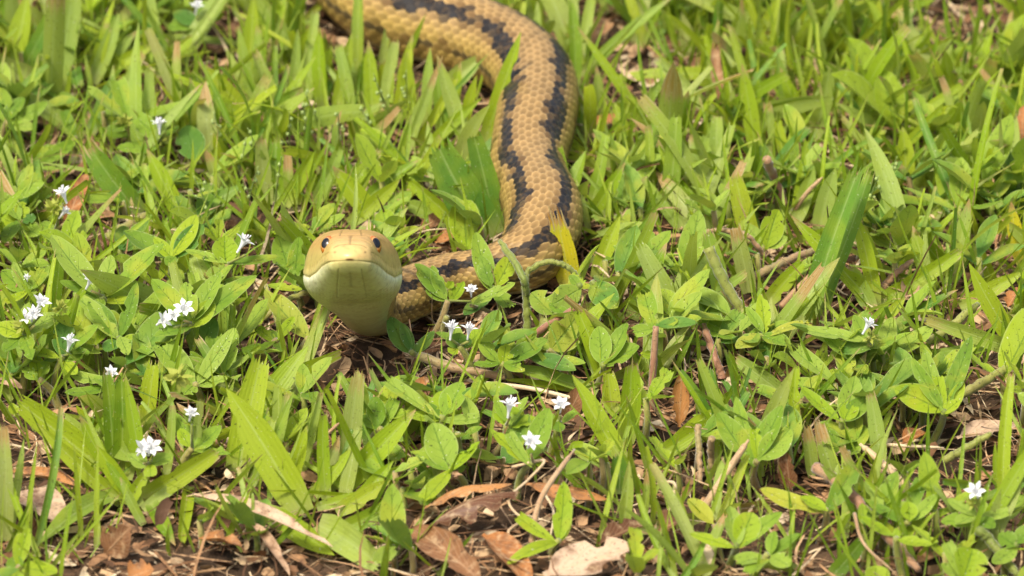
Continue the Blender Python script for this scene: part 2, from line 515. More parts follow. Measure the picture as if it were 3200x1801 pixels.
g = add("ground", mesh("ground", np.stack([X, Y, Z], -1).reshape(-1, 3), F, M['soil']))
tag(g, "dark brown soil under the lawn", "ground", kind="structure")

# ------------------------------------------------------------------ the snake
HA = 30.0                                                      # how far the head's axis falls towards the neck
hd = np.array([0.0, math.cos(math.radians(HA)), -math.sin(math.radians(HA))])
hup = np.array([0.0, math.sin(math.radians(HA)), math.cos(math.radians(HA))])
SN = on_y(1093, 803, -7.4)
UPZ = np.array([0, 0, 1.0])
ctrl = [(SN - hd * 0.0, 0.5, hup), (SN + hd * 1.0, 0.5, hup), (SN + hd * 2.1, 0.6, hup), (SN + hd * 3.1, 0.70, hup)]
nk = on_z(1158, 968, 0.74)
mid_n = (SN + hd * 3.1) * 0.42 + nk * 0.58 + np.array([0.02, -0.05, -0.12])
ctrl.append((mid_n, 0.70, unit((0.1, .75, .6))))
ctrl.append((nk, 0.70, unit((0.1, .45, .8))))
for px, py, z, r in [(1275, 920, .66, .68), (1400, 872, .60, .62), (1530, 852, .64, .66), (1636, 812, .78, .80), (1690, 738, .92, .93),
                     (1696, 655, 1.0, 1.0), (1658, 560, .96, .96), (1652, 490, .98, .98), (1668, 410, 1.02, 1.04), (1680, 325, 1.02, 1.06), (1664, 235, 1.03, 1.07),
                     (1565, 150, 1.04, 1.08), (1410, 92, 1.05, 1.10), (1262, 48, 1.05, 1.10), (1150, -8, 1.05, 1.10), (1072, -95, 1.05, 1.10), (1020, -205, 1.05, 1.08),
                     (960, -330, 1.0, 1.02), (1150, -430, 0.9, 0.95), (1450, -480, .8, .82), (1800, -470, .65, .65), (2150, -520, .42, .40), (2450, -560, .2, .14)]:
    ctrl.append((on_z(px, py, z), r, UPZ))
CP = np.array([c[0] for c in ctrl]); CR = np.array([c[1] for c in ctrl]); CD = np.array([c[2] for c in ctrl])
def catmull(A, n=40):
    q = np.vstack([2 * A[0] - A[1], A, 2 * A[-1] - A[-2]])
    out = []
    for i in range(1, len(q) - 2):
        k = np.linspace(0, 1, n, endpoint=False)[:, None]
        a, b, c, d = q[i - 1], q[i], q[i + 1], q[i + 2]
        out.append(0.5 * (2 * b + (c - a) * k + (2 * a - 5 * b + 4 * c - d) * k ** 2 + (3 * b - a - 3 * c + d) * k ** 3))
    out.append(A[-1:])
    return np.vstack(out)
cp, cr, cd = catmull(CP), catmull(CR[:, None])[:, 0], catmull(CD)
arc = np.concatenate([[0], np.cumsum(np.linalg.norm(np.diff(cp, axis=0), axis=1))])
VIS = 0.0
for i in range(len(cp)):
    q = proj(cp[i])[0]
    if q[1] > -90: VIS = arc[i] if arc[i] < 60 and q[0] > 700 else VIS
LEN = arc[-1]
s_head = 0.5 * (1 - np.cos(np.linspace(0, math.pi / 2, 40))) * 1.2
s_head = (np.linspace(0, 1, 42) ** 2.0) * 0.6
S_all = np.concatenate([s_head, np.arange(0.62, 4.6, 0.022), np.arange(4.6, VIS, 0.034), np.arange(VIS, LEN, 0.12)])
NTH = 264
TH = np.linspace(-math.pi, math.pi, NTH, endpoint=False)
def at_s(A):
    if A.ndim == 1:
        return np.interp(S_all, arc, A)
    return np.stack([np.interp(S_all, arc, A[:, k]) for k in range(A.shape[1])], 1)
def smooth(A, n):
    k = np.ones(n) / n
    pad = np.pad(A, ((n, n), (0, 0)), mode='edge')
    return np.stack([np.convolve(pad[:, j], k, 'same')[n:-n] for j in range(A.shape[1])], 1)
PC = at_s(cp); RC = at_s(cr); DC = at_s(cd)
TC = np.gradient(PC, S_all, axis=0); TC = smooth(TC, 45); TC /= np.linalg.norm(TC, axis=1)[:, None]
DC = smooth(DC, 45); DC = DC - TC * (DC * TC).sum(1)[:, None]; DC /= np.linalg.norm(DC, axis=1)[:, None]
SCd = np.cross(DC, TC)                     # the snake's lateral axis (world +x side for the head)
SGN = np.sign((SCd[30] * np.array([1, 0, 0])).sum())
SCd = SCd * SGN
def prof(keys, s):
    k = np.array(keys)
    # monotone-ish smooth interpolation
    x = np.interp(s, k[:, 0], k[:, 1])
    return x
def profs(keys):
    fine = np.linspace(0, 8, 1600)
    y = np.interp(fine, *np.array(keys).T)
    ker = np.hanning(61); ker /= ker.sum()
    ys_ = np.convolve(np.pad(y, 60, mode='edge'), ker, 'same')[60:-60]
    return np.interp(S_all, fine, ys_)
hw = profs([(0, .36), (.35, .50), (.8, .62), (1.3, .76), (1.9, .95), (2.5, 1.10), (3.0, 1.17), (3.4, 1.16), (3.9, 1.02), (4.4, .85), (5.2, .71), (8, .70)])
ht = profs([(0, .20), (.35, .36), (.8, .54), (1.3, .71), (1.9, .83), (2.5, .87), (3.2, .84), (3.9, .76), (5.2, .69), (8, .70)])
hb = profs([(0, .24), (.35, .36), (.8, .48), (1.3, .62), (1.9, .78), (2.5, .90), (3.2, .95), (3.9, .90), (5.2, .70), (8, .70)])
cap = np.clip(S_all / 0.42, 0, 1); cap = np.sqrt(np.clip(1 - (1 - cap) ** 2.2, 0, 1))
blend = np.clip((S_all - 4.6) / 2.0, 0, 1)
W = (hw * (1 - blend) + RC * blend) * cap
T_ = (ht * (1 - blend) + RC * blend) * cap
B_ = (hb * (1 - blend) + RC * blend * 0.97) * cap
expo = 2.0 + 1.0 * np.clip(1 - (S_all - 2.6) / 2.0, 0, 1) * np.clip(S_all / 0.5, 0, 1)
ct, st_ = np.cos(TH)[None, :], np.sin(TH)[None, :]
e = (2 / expo)[:, None]
lx = np.sign(st_) * np.abs(st_) ** e * W[:, None]
ly = np.where(ct > 0, T_[:, None], B_[:, None]) * np.sign(ct) * np.abs(ct) ** e
Sg = np.repeat(S_all[:, None], NTH, 1)
# narrower crown, fuller jaw on the head
hf = np.clip(1 - (S_all - 3.0) / 1.5, 0, 1)[:, None]
lx = lx * (1 - hf * 0.10 * np.clip(ly / 0.8, -0.5, 1))
# brow ridge over the eye, hollow in front of it
EYE_A, EYE_Y = 1.22, 0.36
brow = np.exp(-((Sg - 1.3) / 0.42) ** 2 - ((ly - 0.61) / 0.09) ** 2)
lx = lx + np.sign(lx) * brow * 0.075
sock = np.exp(-((Sg - EYE_A) / 0.20) ** 2 - ((ly - EYE_Y) / 0.17) ** 2)
lx = lx - np.sign(lx) * sock * 0.05
# normal direction for small relief
nxl = lx / np.maximum(W[:, None], 1e-3) ** 2; nyl = ly / np.maximum(np.where(ct > 0, T_[:, None], B_[:, None]), 1e-3) ** 2
nl = np.sqrt(nxl ** 2 + nyl ** 2) + 1e-6; nxl /= nl; nyl /= nl
disp = np.zeros_like(lx)
# mouth line
mouth = np.interp(S_all, [0, .6, 1.05, 1.6, 2.1, 2.8, 3.25], [-.10, -.10, -.13, -.25, -.30, -.22, -.10])[:, None]
on_m = (Sg < 3.3) & (Sg > 0.02)
gm = np.exp(-((ly - mouth) / 0.022) ** 2) * on_m
front = np.clip(1 - Sg / 0.28, 0, 1)
disp -= 0.026 * gm * (1 - 0.6 * front)
disp += 0.016 * np.exp(-((ly - mouth - 0.09) / 0.08) ** 2) * on_m * np.clip(Sg / 0.5, 0, 1)       # upper lip swells
disp += 0.010 * np.exp(-((ly - mouth + 0.10) / 0.09) ** 2) * on_m * np.clip(Sg / 0.5, 0, 1)
def groove(d, w):
    return np.exp(-(d / w) ** 2)
hfade = ((Sg > 0.42) & (Sg < 3.0))
lab_u = np.abs(((Sg / 0.36) + 0.3) % 1 - 0.5) * 0.36
gl = groove(lab_u, 0.018) * ((ly > mouth) & (ly < mouth + 0.24)) * hfade
gl2 = groove(np.abs(((Sg / 0.34)) % 1 - 0.5) * 0.34, 0.018) * ((ly < mouth) & (ly > mouth - 0.20)) * hfade
top = ly > 0.40 * T_[:, None] / 0.6
plate = np.zeros_like(lx)
for a0 in (0.30, 0.62, 1.02, 1.95, 2.6):
    plate = np.maximum(plate, groove(Sg - a0 - 0.12 * np.abs(lx), 0.02) * top)
plate = np.maximum(plate, groove(lx, 0.014) * (ly > 0) * ((Sg > 0.28) & (Sg < 1.0) | (Sg > 1.98) & (Sg < 2.6)))
plate = np.maximum(plate, groove(np.abs(lx) - 0.26 + 0.04 * (Sg - 1), 0.016) * (ly > 0) * ((Sg > 0.98) & (Sg < 1.98)))
plate = np.maximum(plate, 0.4 * groove(ly - mouth - 0.24, 0.014) * hfade * (Sg > 0.4) * (Sg < 2.8) * (ly > mouth))
chin = groove(lx, 0.016) * (ly < 0) * ((Sg > 0.34) & (Sg < 1.3))
chin = np.maximum(chin, groove(np.abs(lx) - 0.26 - 0.05 * Sg, 0.014) * (ly < -0.3 * B_[:, None] / .6) * ((Sg > 0.25) & (Sg < 2.0)))
for a0 in (0.55, 1.15, 1.8):
    chin = np.maximum(chin, 0.35 * groove(Sg - a0 - 0.3 * np.abs(lx), 0.018) * (ly < -0.8 * B_[:, None]) * (np.abs(lx) < .35))
disp -= 0.024 * np.maximum.reduce([gl, gl2 * .6, plate, chin * .7])
# body scales: overlapping plates, tips to the tail
NR = 25
DTH = math.radians(256) / NR
TT = np.repeat(TH[None, :], len(S_all), 0)
U = TT / DTH
rl = np.interp(S_all, [0, 6, 11, 16, 60], [.20, .26, .30, .38, .40])
Vv = np.repeat(np.concatenate([[0], np.cumsum(np.diff(S_all) / ((rl[1:] + rl[:-1]) / 2))])[:, None], NTH, 1)
best = np.full_like(U, -1.0); be = np.full_like(U, 2.0); bu = np.zeros_like(U); bv = np.zeros_like(U)
for dc in (-1, 0, 1):
    c = np.round(U) + dc
    off = np.where(np.mod(c, 2) == 0, 0.0, 0.5)
    for dr in (-1, 0, 1):
        rr = np.round(Vv - off) + dr
        du = U - c; dv = Vv - off - rr
        ee = (np.abs(du) / 0.74) ** 1.75 + (np.abs(dv) / 0.80) ** 1.75
        h = np.where(ee < 1, 0.5 + 0.5 * dv / 0.80 - 0.25 * du ** 2 + 0.0, -1)
        m = h > best
        best = np.where(m, h, best); be = np.where(m, ee, be); bu = np.where(m, c, bu); bv = np.where(m, rr + off, bv)
best = np.maximum(best, 0)
lat = np.abs(TT) < math.radians(126)
sfade = np.clip((Sg - 2.9) / 1.0, 0, 1) * np.where(np.abs(TT) < 1.75, 1, np.clip((Sg - 3.6) / 1.0, 0, 1))
disp += np.where(lat, (best - 0.5) * 0.036, 0) * sfade
vp = (Sg / 0.42) % 1
disp += np.where(~lat, (vp - 0.5) * 0.03, 0) * np.clip((Sg - 4.2), 0, 1)
# fine gular scales on the throat
gu = np.abs(((lx / 0.17 + (np.floor(Sg / 0.13) % 2) * 0.5)) % 1 - 0.5) * 0.17
gv = np.abs((Sg / 0.13) % 1 - 0.5) * 0.13
gul = np.maximum(groove(gu, 0.012), groove(gv, 0.012)) * ((ly < mouth - 0.2) & (Sg > 1.7) & (Sg < 4.8) & ~((np.abs(TT) < 2.0)))
disp -= 0.010 * gul
lx = lx + nxl * disp; ly = ly + nyl * disp
# keep the tip closed
verts = PC[:, None, :] + lx[..., None] * SCd[:, None, :] + ly[..., None] * DC[:, None, :]
kern = np.hanning(57); kern /= kern.sum()
vs = np.stack([np.stack([np.convolve(np.pad(verts[:, j, k], 40, mode='edge'), kern, 'same')[40:-40] for j in range(NTH)], 1) for k in range(3)], -1)
wt = (np.clip((S_all - 2.3) / 0.8, 0, 1) * np.clip((7.0 - S_all) / 1.5, 0, 1))[:, None] * np.clip((np.abs(TH) - 1.5) / 0.5, 0, 1)[None, :]
verts = verts * (1 - wt[..., None]) + vs * wt[..., None]
# pigment, scale by scale, with highlights painted on the scale edges
rs = np.random.default_rng(5)
hashv = np.mod(np.sin(bu * 127.1 + bv * 311.7) * 43758.5453, 1.0)
hash2 = np.mod(np.sin(bu * 269.5 + bv * 183.3) * 24634.6345, 1.0)
thc = np.abs(bu * DTH) * 180 / math.pi
def C(*c): return np.array(c, float)
tan, side, cream = C(.365, .225, .078), C(.435, .30, .078), C(.60, .54, .30)
wob = 3.5 * np.sin(bv * 0.45) + 2.5 * np.sin(bv * 1.1 + 1)
d1 = np.clip(2.05 + 0.32 * np.sin(bv * 0.7 + np.sign(bu) * 1.3) - np.abs(thc - 38 - wob * 0.5) / 9.0 + (hashv - 0.5) * 1.5, 0, 1)
d2 = np.clip(1.35 - np.abs(thc - 93 - wob) / 9.0 + (hashv - 0.5) * 0.8, 0, 1) * 0.8
mixs = np.clip((thc - 45) / 40, 0, 1)[..., None]
pig = tan * (1 - mixs) + side * mixs
pig = pig * (0.82 + 0.36 * hash2)[..., None]
edge = np.clip((be - 0.62) / 0.3, 0, 1)[..., None]  # pale rims: yellowish skin between scales plus highlights put into the colour
cen = np.clip(1 - be * 1.6, 0, 1)[..., None]
pig = pig * (0.9 - 0.3 * cen) * (1 - edge) + (pig * 1.0 + C(.12, .09, .035)) * edge
dark = C(.012, .011, .012)
brown = C(.085, .045, .018)
dd = np.maximum(d1, d2)[..., None]
dcol = np.where(dd > 0.75, dark + 0.014 * hash2[..., None], brown)
pig = pig * (1 - dd) + (dcol * (1 - 0.3 * edge) + C(.10, .075, .045) * 0.3 * edge) * dd
bel = (~lat)[..., None]
kb = np.clip((Sg - 4.5) / 5, 0, 1)[..., None]
belc = (C(.54, .54, .21) * (1 - kb) + cream * kb) * (0.88 + 0.12 * vp)[..., None]
pig = np.where(bel, belc, pig)
# head pigment
yl = ly / 0.65
htop = C(.40, .245, .080); hside = C(.42, .33, .105); lipu = C(.47, .41, .16); lipl = C(.72, .72, .52); thr = C(.45, .45, .17)
k1 = np.clip((yl - 0.25) / 0.5, 0, 1)[..., None]
hp = hside * (1 - k1) + htop * k1
k2 = np.clip(1 - (ly - mouth) / 0.22, 0, 1)[..., None]
hp = hp * (1 - k2) + lipu * k2
sn = np.exp(-(Sg / 0.75) ** 2)[..., None] * np.clip((ly - mouth) / 0.1, 0, 1)[..., None]
hp = hp * (1 - 0.75 * sn) + C(.55, .37, .14) * 0.75 * sn
lowm = np.clip((mouth - ly) / (0.03 + 0.16 * np.clip(1.3 - np.abs(lx) / 0.75, 0, 1)) + 0.25, 0, 1)[..., None] * (Sg < 4.6)[..., None]
k3 = np.clip((mouth - ly) / 0.42, 0, 1)[..., None]
kx = np.clip((np.abs(lx) - 0.35) / 0.6, 0, 1)[..., None]
lowc = (C(.47, .45, .18) * (1 - kx) + lipl * kx) * (1 - k3) + thr * k3
lowc = lowc * (1 - 0.25 * np.exp(-(Sg / 0.5) ** 2)[..., None]) + C(.10, .09, .02) * np.exp(-(Sg / 0.5) ** 2)[..., None]
hp = hp * (1 - lowm) + lowc * lowm
gr = np.maximum.reduce([gl * .6, gl2 * .45, plate * .85, chin * .5, gul * .45])[..., None]
hp = hp * (1 - 0.55 * gr)
hp = hp * (1 - 0.3 * gm[..., None]) + C(.30, .22, .07) * 0.3 * gm[..., None]
mot = np.sin(Sg * 9 + 3 * lx) * np.sin(lx * 11 + 2 * Sg) * 0.5 + np.sin(Sg * 23 + 7 * ly) * np.sin(lx * 19 - 5) * 0.5
hp = hp * (1 + 0.07 * mot)[..., None]
notch = (np.exp(-(lx / 0.10) ** 4 - ((ly - mouth - 0.035 + 0.25 * lx ** 2) / 0.026) ** 2) * (Sg < 0.35))[..., None]
hp = hp * (1 - notch) + C(.06, .015, .008) * notch
nos = np.exp(-((np.abs(lx) - 0.36) / 0.03) ** 2 - ((ly - 0.13) / 0.03) ** 2) * (Sg < 0.7)
hp = hp * (1 - 0.6 * nos[..., None])
hb_ = np.clip((Sg - 3.0 - 0.25 * np.where(np.abs(TT) > 1.6, 1, 0)) / 0.7, 0, 1)[..., None]
# the throat keeps its pale belly colour on to the ventral plates
pig = hp * 1.08 * (1 - hb_) + pig * 0.86 * hb_
n_s = len(S_all)
idx = np.arange(n_s * NTH).reshape(n_s, NTH)
nxt = np.roll(idx, -1, 1)
F = np.stack([idx[:-1], nxt[:-1], nxt[1:], idx[1:]], -1).reshape(-1, 4)
if SGN > 0: F = F[:, ::-1]
snake = root("snake", nk * np.array([1, 1, 0]), "tan and yellow snake with four dark stripes, head raised from the grass", "snake")
sloc = nk * np.array([1, 1, 0])
V = verts.reshape(-1, 3)
add("body", mesh("snake_body", V - sloc, F, M['skin'], pig=pig.reshape(-1, 3)), snake)
splat(occ_s, V[::3], 1)
# eyes
for sg in (-1, 1):
    i = int(np.argmin(np.abs(S_all - EYE_A)))
    row = np.abs(ly[i] - EYE_Y) + 10 * (np.sign(lx[i]) != sg)
    xw = abs(lx[i, int(np.argmin(row))])
    c = PC[i] + SCd[i] * sg * (xw - 0.105) + DC[i] * EYE_Y
    look = unit(SCd[i] * sg * 0.50 - hd * 0.80 + DC[i] * 0.34)
    s1 = unit(np.cross(look, hup)); s2 = np.cross(s1, look)
    V, F, Pg = [], [], []
    nla, nlo = 16, 24
    for a in range(nla + 1):
        for b in range(nlo):
            an = math.pi * 0.62 * a / nla; ph = 2 * math.pi * b / nlo
            rr = 0.235
            V.append(c + rr * (look * math.cos(an) + (s1 * math.cos(ph) * 0.9 + s2 * math.sin(ph) * 1.12) * math.sin(an)))
            rim = an / (math.pi / 2)
            Pg.append((.004, .004, .005) if an < 0.60 else ((.50, .26, .09) if an < 0.67 else ((.42, .13, .02) if an < 1.22 else (.10, .03, .012))))
    for a in range(nla):
        for b in range(nlo):
            F.append((a * nlo + b, a * nlo + (b + 1) % nlo, (a + 1) * nlo + (b + 1) % nlo, (a + 1) * nlo + b))
    add("eye", mesh("snake_eye", np.array(V) - sloc, F, M['eye'], pig=np.array(Pg)), snake)
CAMV = unit(cam_pos)
#PLANTS#
# ------------------------------------------------------------------ plants placed one by one
SEED = [100]
def nseed():
    SEED[0] += 1
    return SEED[0]
def lift(p, r=0.0):
    return p
def tip_point(bp, tx, ty, dy=None, down=1.9, up=0.3):
    """a leaf tip seen at (tx, ty): rising tips stand over their base, falling tips come forward"""
    q = proj(bp)[0]
    upcm = (q[1] - ty) * K
    if dy is None:
        dy = up * upcm if upcm > 0 else down * upcm
    P = on_y(tx, ty, bp[1] + dy)
    if P[2] < 0.06:
        P = on_z(tx, ty, 0.08)
    return P
def blade_verts(b):
    bx, by, tx, ty, w = b[:5]
    o = dict(b[6]) if len(b) > 6 else {}
    s = nseed(); r = random.Random(s)
    bp = on_z(bx, by, o.get('z', 0.0))
    tp = tip_point(bp, tx, ty, o.get('dy'), up=o.get('up', 0.3 + r.uniform(-.15, .2)))
    nrm = unit(CAMV + np.array([r.uniform(-.3, .3), 0, r.uniform(-.1, .3)]))
    if 'flat' in o: nrm = unit(np.array([r.uniform(-.3, .3), -0.3, 1]))
    shape = o.get('shape', r.choice(['blade', 'blade', 'cut']))
    torn = o.get('torn', 1 if shape == 'cut' else 0)
    return strip(bp, tp, w * K * 1.12, nrm, arch=o.get('arch', r.uniform(-.06, .08)), fold=o.get('fold', r.uniform(.15, .5)), shape=shape,
                 nseg=14, ncol=6, bite=r.choice([0, 0, 0, 1]), twist=o.get('tw', r.uniform(-.35, .35)), side=o.get('side', r.uniform(-.05, .05)), torn=torn, seed=s)
LAND = [("the snake's head", 1100, 850), ("the snake's neck", 1420, 900), ("the snake's lower bend", 1720, 800), ("the snake's striped back", 1690, 450), ("the snake's far coil", 1350, 120),
        ("the far brown patch", 720, 150), ("the tall corner grass", 60, 200), ("the flower cup weed", 598, 1000), ("the crowded bud head weed", 70, 1040), ("the torn dark blade", 400, 600),
        ("the splayed fleshy tuft", 420, 1500), ("the broad bent blade", 900, 1500), ("the curled dark leaf", 1480, 1590), ("the young light sprout", 1745, 1680), ("the frayed cut blade", 1955, 1370),
        ("the withered orange leaf", 2125, 1260), ("the ribbed dark blade", 2560, 850), ("the bristly flower weed", 2700, 1090), ("the bushy broad weed", 2950, 1260), ("the bare brown litter", 3060, 1420),
        ("the fuzzy brown stem", 2700, 1600), ("the spotted lime leaf", 3030, 1770), ("the pale flat blades", 2150, 520), ("the tall crossing blades", 1960, 250), ("the wide lime blade", 2830, 500),
        ("the upright tan leaf", 2245, 250), ("the rust leaf at the lawn edge", 3180, 440), ("the far lawn edge", 2700, 120), ("the thin arching stem", 2280, 760), ("the dark hollow", 3080, 980)]
LANDP = [(n, on_z(x, y, 0)) for n, x, y in LAND]
NUM = {2: "two", 3: "three", 4: "four", 5: "five", 6: "six", 7: "seven", 8: "eight"}
HUE = {'grass': "mid green", 'lime': "bright lime", 'pale': "pale green", 'deep': "dark green", 'worn': "brown tipped", 'yellow': "yellow"}
NUM.update({9: "nine", 10: "ten", 11: "eleven", 12: "twelve"})
USED = set()
SIZE = lambda h: "low" if h < 1.5 else ("tall" if h > 2.3 else "short")
def where(x, y):
    n, P = min(LANDP, key=lambda a: (a[1][0] - x) ** 2 + (a[1][1] - y) ** 2)
    dx, dy = x - P[0], y - P[1]
    return n, ("close by" if math.hypot(dx, dy) < 1.4 else ("beyond" if dy > 1.3 * abs(dx) else ("before" if -dy > 1.3 * abs(dx) else "beside")))
def between(x, y):
    d = sorted(LANDP, key=lambda a: (a[1][0] - x) ** 2 + (a[1][1] - y) ** 2)
    return f"between {d[0][0]} and {d[1][0]}", d[0][0]
def lab_grass(x, y, n, base, h):
    l, w = where(x, y)
    what = f"{HUE[base]} tuft of {NUM[min(n, 12)]} blades" if n > 1 else f"single {HUE[base]} grass blade"
    lab = f"{SIZE(h)} {what} {w} {l}"
    if lab in USED: lab = f"{what} {between(x, y)[0]}"
    if len(lab.split()) > 16: lab = lab.replace(' the ', ' ')
    USED.add(lab)
    return lab, "scattered tufts near " + l
def lab_weed(x, y, n, base, h):
    l, w = where(x, y)
    lab = f"{'low' if h < .9 else 'raised'} {base} weed with {NUM[n]} leaves {w} {l}"
    if lab in USED: lab = f"{base} weed with {NUM[n]} leaves {between(x, y)[0]}".replace("young light green", "young")
    if len(lab.split()) > 16: lab = lab.replace(' the ', ' ')
    USED.add(lab)
    return lab, "scattered weeds near " + l
def tuft(label, blades, group=None):
    """blades that do not share a foot are separate things"""
    todo = list(blades); clusters = []
    while todo:
        cl = [todo.pop(0)]; grew = True
        while grew:
            grew = False
            for b in list(todo):
                if min(np.linalg.norm(on_z(b[0], b[1]) - on_z(c[0], c[1])) for c in cl) < 1.9:
                    cl.append(b); todo.remove(b); grew = True
        clusters.append(cl)
    clusters.sort(key=lambda c: -sum(b[4] for b in c))
    for i, cl in enumerate(clusters):
        if i:
            P = on_z(cl[0][0], cl[0][1])
            kinds = [b[5] if len(b) > 5 else 'grass' for b in cl]
            label, group = lab_grass(P[0], P[1], len(cl), max(set(kinds), key=kinds.count), 2.0)
        one_tuft(label, cl, group)
def one_tuft(label, blades, group=None):
    bx = sum(b[0] for b in blades) / len(blades); by = sum(b[1] for b in blades) / len(blades)
    loc = on_z(bx, by, 0)
    if len(blades) == 1:
        V, F, UV = blade_verts(blades[0])
        o = add("grass_shoot", mesh("grass_shoot", V - loc, F, M[blades[0][5] if len(blades[0]) > 5 else 'grass'], UV), None, loc)
        tag(o, label, "grass blade", group)
        splat(occ, V, 0)
        return o
    e = root("grass_tuft", loc, label, "grass tuft", group)
    for b in blades:
        V, F, UV = blade_verts(b)
        add("blade", mesh("blade", V - loc, F, M[b[5] if len(b) > 5 else 'grass'], UV), e)
        splat(occ, V, 0)
    return e
# --- the white funnel flowers
def flower(parent, loc0, P, size=0.46, seed=0, tilt=None):
    r = random.Random(seed)
    ax = unit((r.gauss(0, .38), r.uniform(-.7, .25), 1)) if tilt is None else unit(tilt)
    s1 = unit(np.cross(ax, (0.2, 1, 0.1))); s2 = np.cross(ax, s1)
    L = size * 0.75
    prof_ = [(0, .10), (.4, .12), (.75, .22), (1.0, .36)]
    V, F = [], []
    for (h, rad) in prof_:
        for k in range(10):
            a = 2 * math.pi * k / 10
            V.append(P - ax * L * (1 - h) + (s1 * math.cos(a) + s2 * math.sin(a)) * rad * size * 0.6)
    for i in range(3):
        for k in range(10):
            F.append((i * 10 + k, i * 10 + (k + 1) % 10, i * 10 + 10 + (k + 1) % 10, i * 10 + 10 + k))
    f = add("flower", mesh("flower_tube", np.array(V) - loc0, F, M['petal']), parent)
    splat(occ, np.array(V), 1)
    for k in range(6):
        a = 2 * math.pi * (k + r.uniform(-.12, .12)) / 6
        d = s1 * math.cos(a) + s2 * math.sin(a)
        p0 = P + d * 0.18 * size - ax * 0.02; p1 = P + d * size * 0.56 + ax * size * r.uniform(.0, .22)
        V, Fc, UV = strip(p0, p1, size * 0.30, ax, arch=0.08, fold=0.3, shape='petal', nseg=5, ncol=2)
        add("petal", mesh("petal", V - loc0, Fc, M['petal'], UV), f)
    parts = []
    for k in range(5):
        a = 2 * math.pi * (k + .5) / 6
        d = s1 * math.cos(a) + s2 * math.sin(a)
        q = P + d * size * 0.14 + ax * size * r.uniform(.22, .36)
        parts.append(tube([P + d * 0.02, P * .5 + q * .5, q, q + ax * 0.03], [.008, .008, .02, .012], 5))
    V, Fc, _ = joinm(parts)
    add("stamen", mesh("stamen", V - loc0, Fc, M['petal']), f)
    return f
def seed_head(parent, loc0, P, size, mat='bud', seed=0):
    r = random.Random(seed)
    parts = []
    for _ in range(26):
        d = unit((r.gauss(0, 1), r.gauss(0, 1), r.gauss(0.25, .7)))
        p0 = P + d * size * 0.25; p1 = P + d * size * r.uniform(.75, 1.15)
        parts.append(strip(p0, p1, size * r.uniform(.3, .5), unit(np.cross(d, (r.random(), r.random(), r.random()))), arch=.1, shape='petal', nseg=4, ncol=2))
    V, F, UV = joinm(parts)
    splat(occ, V, 0)
    o = add("seed_head", mesh("seed_head", V - loc0, F, M[mat], UV), parent)
    return o
def weed(label, cx, cy, hz, leaves, flowers=(), mat='weed', heads=(), stem='stem', group=None, foot=None, name="weed_plant", cat="weed", fsize=0.46):
    c = on_z(cx, cy, hz)
    sd = nseed(); r = random.Random(sd)
    g0 = on_z(*foot, -0.3) if foot else c + np.array([r.uniform(-.5, .5), r.uniform(-.1, .6), -hz - 0.3])
    loc = np.array([g0[0], g0[1], 0.0])
    e = root(name, loc, label, cat, group)
    midp = (g0 + c) / 2 + np.array([r.uniform(-.15, .15), r.uniform(-.1, .2), 0.12 * hz])
    P = bez([g0, midp, c], 6)
    V, F = tube(P, np.linspace(.10, .075, len(P)), 8, hair=60, seed=sd)
    add("stem", mesh("stem", V - loc, F, M[stem]), e)
    for i, lf in enumerate(leaves):
        tx, ty, w = lf[:3]
        o = dict(lf[4]) if len(lf) > 4 else {}
        m = lf[3] if len(lf) > 3 and lf[3] else mat
        s2 = nseed(); r2 = random.Random(s2)
        bp = on_z(*o['b'], o.get('bz', hz)) if 'b' in o else c + np.array([r2.uniform(-.06, .06), r2.uniform(-.06, .06), r2.uniform(-.15, .03)])
        tp = tip_point(bp, tx, ty, o.get('dy'), down=1.7, up=0.75)
        L = np.linalg.norm(tp - bp)
        nrm = unit(np.array([0, -.35, 1.0]) + np.array([r2.uniform(-.35, .35), r2.uniform(-.25, .15), 0]) - 0.35 * unit(tp - bp) * 0)
        if o.get('face'): nrm = unit(CAMV + np.array([r2.uniform(-.2, .2), 0, 0]))
        V, F, UV = strip(bp, tp, w * K, nrm, arch=o.get('arch', r2.uniform(-.10, .06)), fold=o.get('fold', r2.uniform(.12, .42)), shape=(shp := o.get('shape', 'leafcut' if r2.random() < .16 else 'leaf')), torn=(.15 if shp == 'leafcut' else 0),
                         nseg=16, ncol=6, twist=r2.uniform(-.25, .25), side=r2.uniform(-.05, .05), seed=s2, wav=r2.uniform(0, .09), bite=r2.choice([0, 0, 1, 2]))
        add("leaf", mesh("leaf", V - loc, F, M[m], UV), e)
        splat(occ, V, 1)
        if 'b' in o:     # its own petiole down to the stem
            q = bez([bp, (bp + g0) / 2 + np.array([0, .05, .0]), g0], 5)
            V, F = tube(q, .05, 6, hair=20, seed=s2)
            add("petiole", mesh("petiole", V - loc, F, M[stem]), e)
    for (fx, fy) in flowers:
        P = on_y(fx, fy, c[1] - 0.12)
        flower(e, loc, P, fsize * r.uniform(.68, .98), nseed())
        q = bez([c, P - np.array([0, 0, fsize * .7])], 6)
        V, F = tube(q, .035, 5)
        add("flower_stalk", mesh("flower_stalk", V - loc, F, M['stem']), e)
    for (hx, hy, hs, hm) in heads:
        seed_head(e, loc, on_y(hx, hy, c[1]), hs * K, hm, nseed())
    return e
